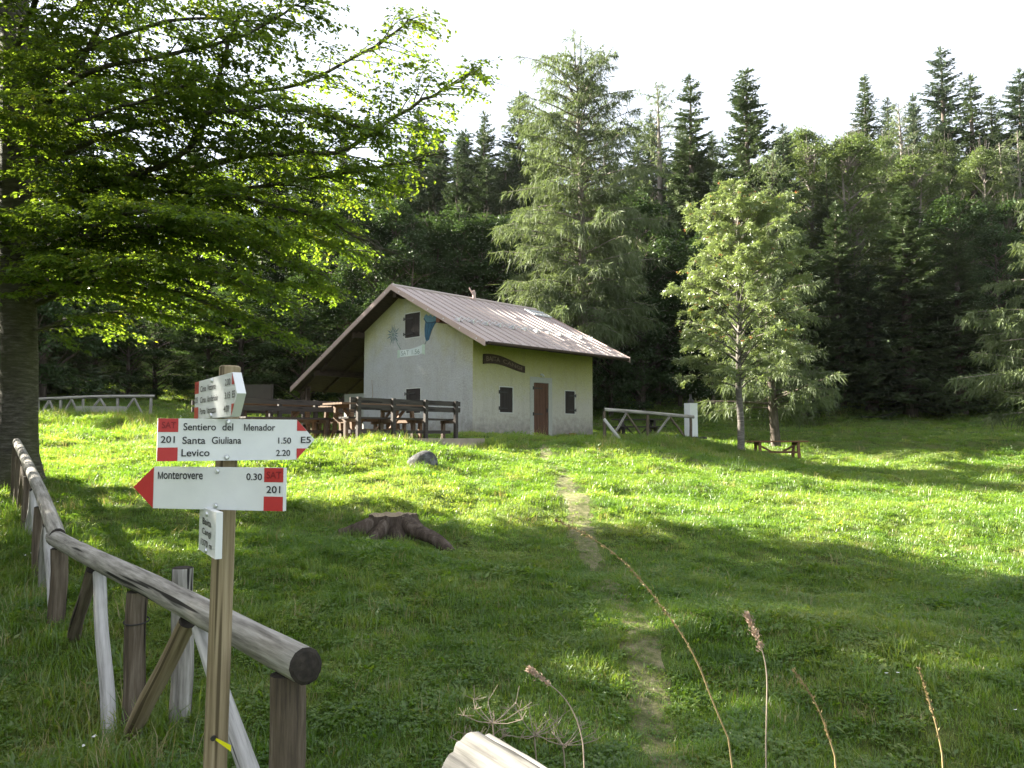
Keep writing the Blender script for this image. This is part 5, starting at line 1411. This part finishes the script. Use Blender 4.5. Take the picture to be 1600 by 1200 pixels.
# ------------------------------------------------------------------ grass
def clump(seed, n, hgt, rad, w, mt, lean=.5, flower=0):
    rg = np.random.RandomState(seed); m = MB()
    r = rad * np.sqrt(rg.uniform(0, 1, n)); a = rg.uniform(0, 6.28, n); p = np.stack([r * np.cos(a), r * np.sin(a), np.full(n, -.01)], 1)
    b = rg.uniform(0, 6.28, n); out = np.stack([np.cos(b), np.sin(b), 0 * b], 1); H_ = hgt * rg.uniform(.5, 1.2, n)[:, None]
    ln = lean * rg.uniform(.2, 1.2, n)[:, None]
    s = np.stack([-np.sin(b), np.cos(b), 0 * b], 1) * (w * rg.uniform(.7, 1.2, n))[:, None]
    up = np.array([0, 0, 1.0]); m1 = p + up * H_ * .55 + out * H_ * ln * .3; t = p + up * H_ * (1 - .25 * ln) + out * H_ * ln
    V = np.stack([p - s, p + s, m1 + s * .8, m1 - s * .8, t], 1).reshape(-1, 3); k = np.arange(n) * 5
    # blade as one island: quad and tip
    m.add(V, np.stack([k, k + 1, k + 2, k + 3], 1)); m.f.append((np.stack([k + 3, k + 2, k + 4], 1), 0, False))
    for q in range(flower):
        c = np.array([rg.normal(0, rad * .5), rg.normal(0, rad * .5), hgt * rg.uniform(.9, 1.4)])
        m.tube([(c[0], c[1], 0), tuple(c)], [.0015, .0012], 3, False, 0)
        ang = np.arange(6) * 1.047; m.add(np.vstack([c + .011 * np.stack([np.cos(ang), np.sin(ang), .2 * np.cos(ang * 2)], 1)]), [list(range(6))], 1)
    me = m.build('tuft'); me.materials.append(M[mt]); me.materials.append(M['flower']); return me
def clover(seed, n, rad):
    rg = np.random.RandomState(seed); m = MB()
    r = rad * np.sqrt(rg.uniform(0, 1, n)); a = rg.uniform(0, 6.28, n); c = np.stack([r * np.cos(a), r * np.sin(a), rg.uniform(.012, .05, n)], 1)
    for q in range(3):
        b = rg.uniform(0, 6.28, n) * 0 + a * 3 + q * 2.1; d = np.stack([np.cos(b), np.sin(b), rg.normal(.1, .2, n)], 1)
        m.add(*leaf_quads(c, d, np.tile([0, 0, 1.0], (n, 1)) + rg.normal(0, .3, (n, 3)), .017, .016))
    me = m.build('clover'); me.materials.append(M['grass']); return me
def rosette(seed, n, ln):
    rg = np.random.RandomState(seed); a = rg.uniform(0, 6.28, n); d = np.stack([np.cos(a), np.sin(a), rg.uniform(.15, .9, n)], 1)
    c = np.stack([.012 * np.cos(a), .012 * np.sin(a), rg.uniform(.005, .03, n)], 1) + np.stack([rg.normal(0, .03, n), rg.normal(0, .03, n), 0 * a], 1)
    m = MB(); m.add(*leaf_quads(c, d, np.tile([0, 0, 1.0], (n, 1)) + rg.normal(0, .2, (n, 3)), ln * rg.uniform(.6, 1.3, n), ln * .42))
    me = m.build('rosette'); me.materials.append(M['grass']); return me
TU = [clump(1, 52, .052, .11, .0023, 'grass'), clump(2, 52, .062, .12, .0022, 'grass', .8), clump(3, 46, .045, .12, .0027, 'grass', 1.0), clover(4, 46, .11),
      clump(5, 30, .14, .08, .0022, 'grass', .9), clump(6, 16, .15, .09, .0015, 'drygrass', .8), clump(7, 40, .06, .11, .0023, 'grass', .7, 2), clump(8, 24, .055, .11, .0017, 'drygrass', 1.1), rosette(9, 13, .055), rosette(10, 18, .035)]
gc = proto_coll('tuft_proto', TU)
rg = np.random.RandomState(99)
PT = []; 
def scatter(n, y0, y1, k0, k1, probs, smul, tall=0):
    """n tufts in the strip of ground between distances y0 and y1 (k = x/y range)"""
    y = np.sqrt(rg.uniform(y0 ** 2, y1 ** 2, n)); x = y * rg.uniform(k0, k1, n)
    idx = rg.choice(len(TU), n, p=probs); s = smul * rg.uniform(.75, 1.3, n) * (1 + (y - y0) / (y1 - y0) * .35)
    PT.append(np.stack([x, y, idx, s], 1))
pr0 = np.array([.29, .28, .22, .09, .030, .008, .0002, .070, .03, .040]); pr0 /= pr0.sum()
scatter(1500, .6, 2.2, -1.6, 1.6, pr0, .9)
scatter(30000, 2.2, 9, -.95, .95, pr0, .78)
scatter(26000, 9, 18, -.85, .85, pr0, 1.05)
scatter(20000, 18, 30, -.8, .8, pr0, 1.6)
scatter(12000, 30, 50, -.75, .8, pr0, 2.2)
prt = np.array([.08, .14, .04, .05, .46, .13, .03, .06, .03, .03]); prt /= prt.sum()
def strip_sc(n, fx, probs, smul):
    q = fx(n); PT.append(np.stack([q[:, 0], q[:, 1], rg.choice(len(TU), n, p=probs), smul * rg.uniform(.7, 1.4, n)], 1))
# tall grass along the near fence, by the far fence, on the bank below the short fence, round stump and rock
strip_sc(420, lambda n: np.stack([np.interp(t := rg.uniform(0, 1, n), [0, .4, 1], [RA.x, RB.x, RC.x]) + rg.normal(-.1, .28, n), np.interp(t, [0, .4, 1], [RA.y, RB.y, RC.y]) + rg.normal(0, .2, n)], 1), prt, 1.25)
strip_sc(1600, lambda n: np.stack([rg.uniform(-19, -8, n), rg.uniform(22, 31, n)], 1), prt, 1.9)
strip_sc(900, lambda n: np.stack([rg.uniform(3.0, 8.2, n), rg.uniform(23.2, 26.2, n)], 1), prt, 1.7)
strip_sc(500, lambda n: (lambda t, b: np.stack([TC.x - HA.x * t + HB.x * b, TC.y - HA.y * t + HB.y * b], 1))(rg.uniform(-.6, 6.5, n), rg.normal(-.75, .2, n)), prt, 1.5)
strip_sc(110, lambda n: np.stack([rg.normal(-1.5, .42, n), rg.normal(9.45, .22, n)], 1), prt, 1.0)
strip_sc(50, lambda n: np.stack([rg.normal(-1.65, .35, n), rg.normal(14.5, .2, n)], 1), prt, 1.2)
strip_sc(260, lambda n: np.stack([rg.normal(-7.6, .7, n), rg.normal(12.2, .6, n)], 1), prt, 1.3)
A_ = np.concatenate(PT); x, y, ix, s = A_.T
# keep off the house, the terrace, mostly off the path
hx = (x - HC.x) * HA.x + (y - HC.y) * HA.y; hy = (x - HC.x) * HB.x + (y - HC.y) * HB.y
bad = (hx > -.05) & (hx < 6.75) & (hy > -.4) & (hy < 10.2)
tx = -((x - TC.x) * HA.x + (y - TC.y) * HA.y); ty = (x - TC.x) * HB.x + (y - TC.y) * HB.y
bad |= (tx > -.55) & (tx < 5.25) & (ty > -.40) & (ty < 4.95)
pd = np.abs(x - np.interp(y, pcy, pcx)); pw = np.interp(y, pcy, pcw) * .8
onp = (pd < pw) & (y > 2) & (y < 20.5)
bad |= onp & (rg.uniform(0, 1, len(x)) < np.where((y > 11.5) & (y < 15), .78, np.where(y < 9, .10, .22)))
s = np.where(onp, s * np.where((y > 11) & (y < 15), .55, .66), s)
bad |= np.hypot(x - st.location.x, y - st.location.y) < .34
ok = ~bad; x, y, ix, s = x[ok], y[ok], ix[ok], s[ok]
tilt = rg.normal(0, .12, (len(x), 2))
points_object('meadow_grass', np.stack([x, y, hgrid(x, y) - .004], 1), np.stack([tilt[:, 0], tilt[:, 1], rg.uniform(0, 6.28, len(x))], 1), np.stack([s, s, s * rg.uniform(.8, 1.15, len(x))], 1), ix.astype(int), gc, 'short green meadow grass with clover, white flowers and dry blades')

# ------------------------------------------------------------------ dry stems in the foreground
def stalk(name, pts, r0, r1, label, cat, heads=(), mt='stalk', grp=None):
    base = pts[0]; m = MB()
    q = np.array([tuple(p - base) for p in pts])
    for _ in range(2):
        o = [q[0]]
        for i in range(len(q) - 1): o += [q[i] * .75 + q[i + 1] * .25, q[i] * .25 + q[i + 1] * .75]
        q = np.array(o + [q[-1]])
    m.tube(q, np.linspace(r0, r1, len(q)), 6)
    root = tag(link(name, m.build(name), mats=M[mt], loc=base), label, cat, grp)
    rg = np.random.RandomState(len(label))
    for s0, s1, n, sz, wd in heads:
        s = rg.uniform(s0, s1, n); c, t = along(q, s); mm = MB(); t = nrm(t + rg.normal(0, .25, (n, 3)))
        c = c + rg.normal(0, wd, (n, 3))
        mm.add(*leaf_quads(c, t + rg.normal(0, .35, (n, 3)), rg.normal(0, 1, (n, 3)), sz, sz * .38, .4))
        link('seed_head', mm.build('seed_head'), root, mats=M['seed' if mt != 'stalk' else 'stalk'])
    return root
def gfoot(px, py, Y): q = P(px, py, Y); q.z = min(q.z, h(q.x, q.y)); return q
def stem_px(pts, Y, foot_px):
    q = [P(a, b, Y + k * .0) for k, (a, b) in enumerate(pts)]
    base = P(foot_px[0], foot_px[1], Y); base.z = h(base.x, base.y) - .02
    return [base] + q
stalk('grass_stalk', stem_px([(1150, 1180), (1118, 1108), (1085, 1020), (1040, 955), (985, 885), (930, 842), (868, 812)], 1.75, (1165, 1200)), .0022, .0008,
      'long arching straw coloured grass stalk leaning across the footpath', 'grass stalk', [(.55, .99, 150, .008, .0012), (.35, .6, 60, .007, .0012)])
stalk('grass_stalk', stem_px([(1310, 1200), (1295, 1150), (1272, 1090), (1240, 1048)], 1.5, (1320, 1200)), .0020, .0008, 'straw stalk rising from the bottom edge between two stalks with seed heads', 'grass stalk', [(.45, .99, 90, .0075, .0011)])
stalk('grass_stalk', stem_px([(1476, 1200), (1465, 1140), (1450, 1090), (1436, 1046)], 1.6, (1480, 1200)), .0020, .0008, 'straw stalk standing nearest the bottom corner of the meadow', 'grass stalk', [(.45, .99, 90, .0075, .0011)])
stalk('seed_stem', stem_px([(1196, 1190), (1198, 1110), (1199, 1050), (1190, 1010), (1168, 962)], 1.8, (1196, 1200)), .002, .001, 'upright dry stem with three fluffy brown seed heads', 'seed stem',
      [(.875, .99, 130, .010, .0032), (.80, .845, 70, .009, .0042), (.745, .765, 40, .009, .004)], 'dead')
stalk('seed_stem', stem_px([(915, 1185), (905, 1130), (885, 1092), (858, 1068), (828, 1047)], 1.9, (920, 1200)), .002, .001, 'dry stem with a bent row of brown seed heads above the rail end', 'seed stem',
      [(.94, .995, 80, .009, .003), (.87, .92, 60, .009, .0035), (.80, .83, 40, .009, .003), (.75, .77, 30, .008, .003)], 'dead')
# dead umbels behind the rail end
def umbel(px, py, Y, seed, label, nray=9, span=.10):
    rg = np.random.RandomState(seed); t = P(px, py, Y); g = Vector((t.x + .03, t.y + .02, h(t.x, t.y) - .02)); m = MB()
    c = np.array(t - g)
    m.tube([(0, 0, 0), c * .5 + rg.normal(0, .01, 3), c], [.0035, .003, .0022], 5)
    for k in range(nray):
        a = k * 2.4; e = c + np.array([span * math.cos(a) * rg.uniform(.5, 1), span * math.sin(a) * rg.uniform(.5, 1), span * rg.uniform(.1, .6)])
        m.tube([c, (c + e) / 2 + [0, 0, -.006], e], [.0014, .0012, .001], 4)
        for w in range(5):
            f = e + rg.normal(0, .014, 3) + [0, 0, .012]; m.tube([e, f], [.0008, .0008], 3)
    return tag(link('dead_umbel', m.build('dead_umbel'), mats=M['dead'], loc=g), label, 'dead plant', 'dead umbels at the rail end')
for k, (px, py, Y) in enumerate(((770, 1130, 2.2), (835, 1150, 2.35), (745, 1165, 2.3), (880, 1165, 2.25))):
    umbel(px, py, Y, k, ('dead grey umbel directly above the bleached rail end', 'dead umbel with tangled rays between rail end and seed stem', 'low dead umbel at the tip of the bleached rail', 'dead umbel farthest along the bleached rail')[k])
# ------------------------------------------------------------------ thin summer haze
m, nt, o = mat('haze_air')
pv = nt.nodes.new('ShaderNodeVolumePrincipled'); pv.inputs['Color'].default_value = (.92, .95, 1.0, 1); pv.inputs['Density'].default_value = .00007; pv.inputs['Anisotropy'].default_value = .2
nt.links.new(pv.outputs[0], o.inputs['Volume'])
zlo = float(gz.min()) - 1; zhi = 90.0
b_ = MB(); b_.box((-250, -90, zlo), (250, 310, zhi))
tag(link('haze', b_.build('haze'), mats=m), 'thin bright haze in the evening air', kind='stuff')
print('script done')
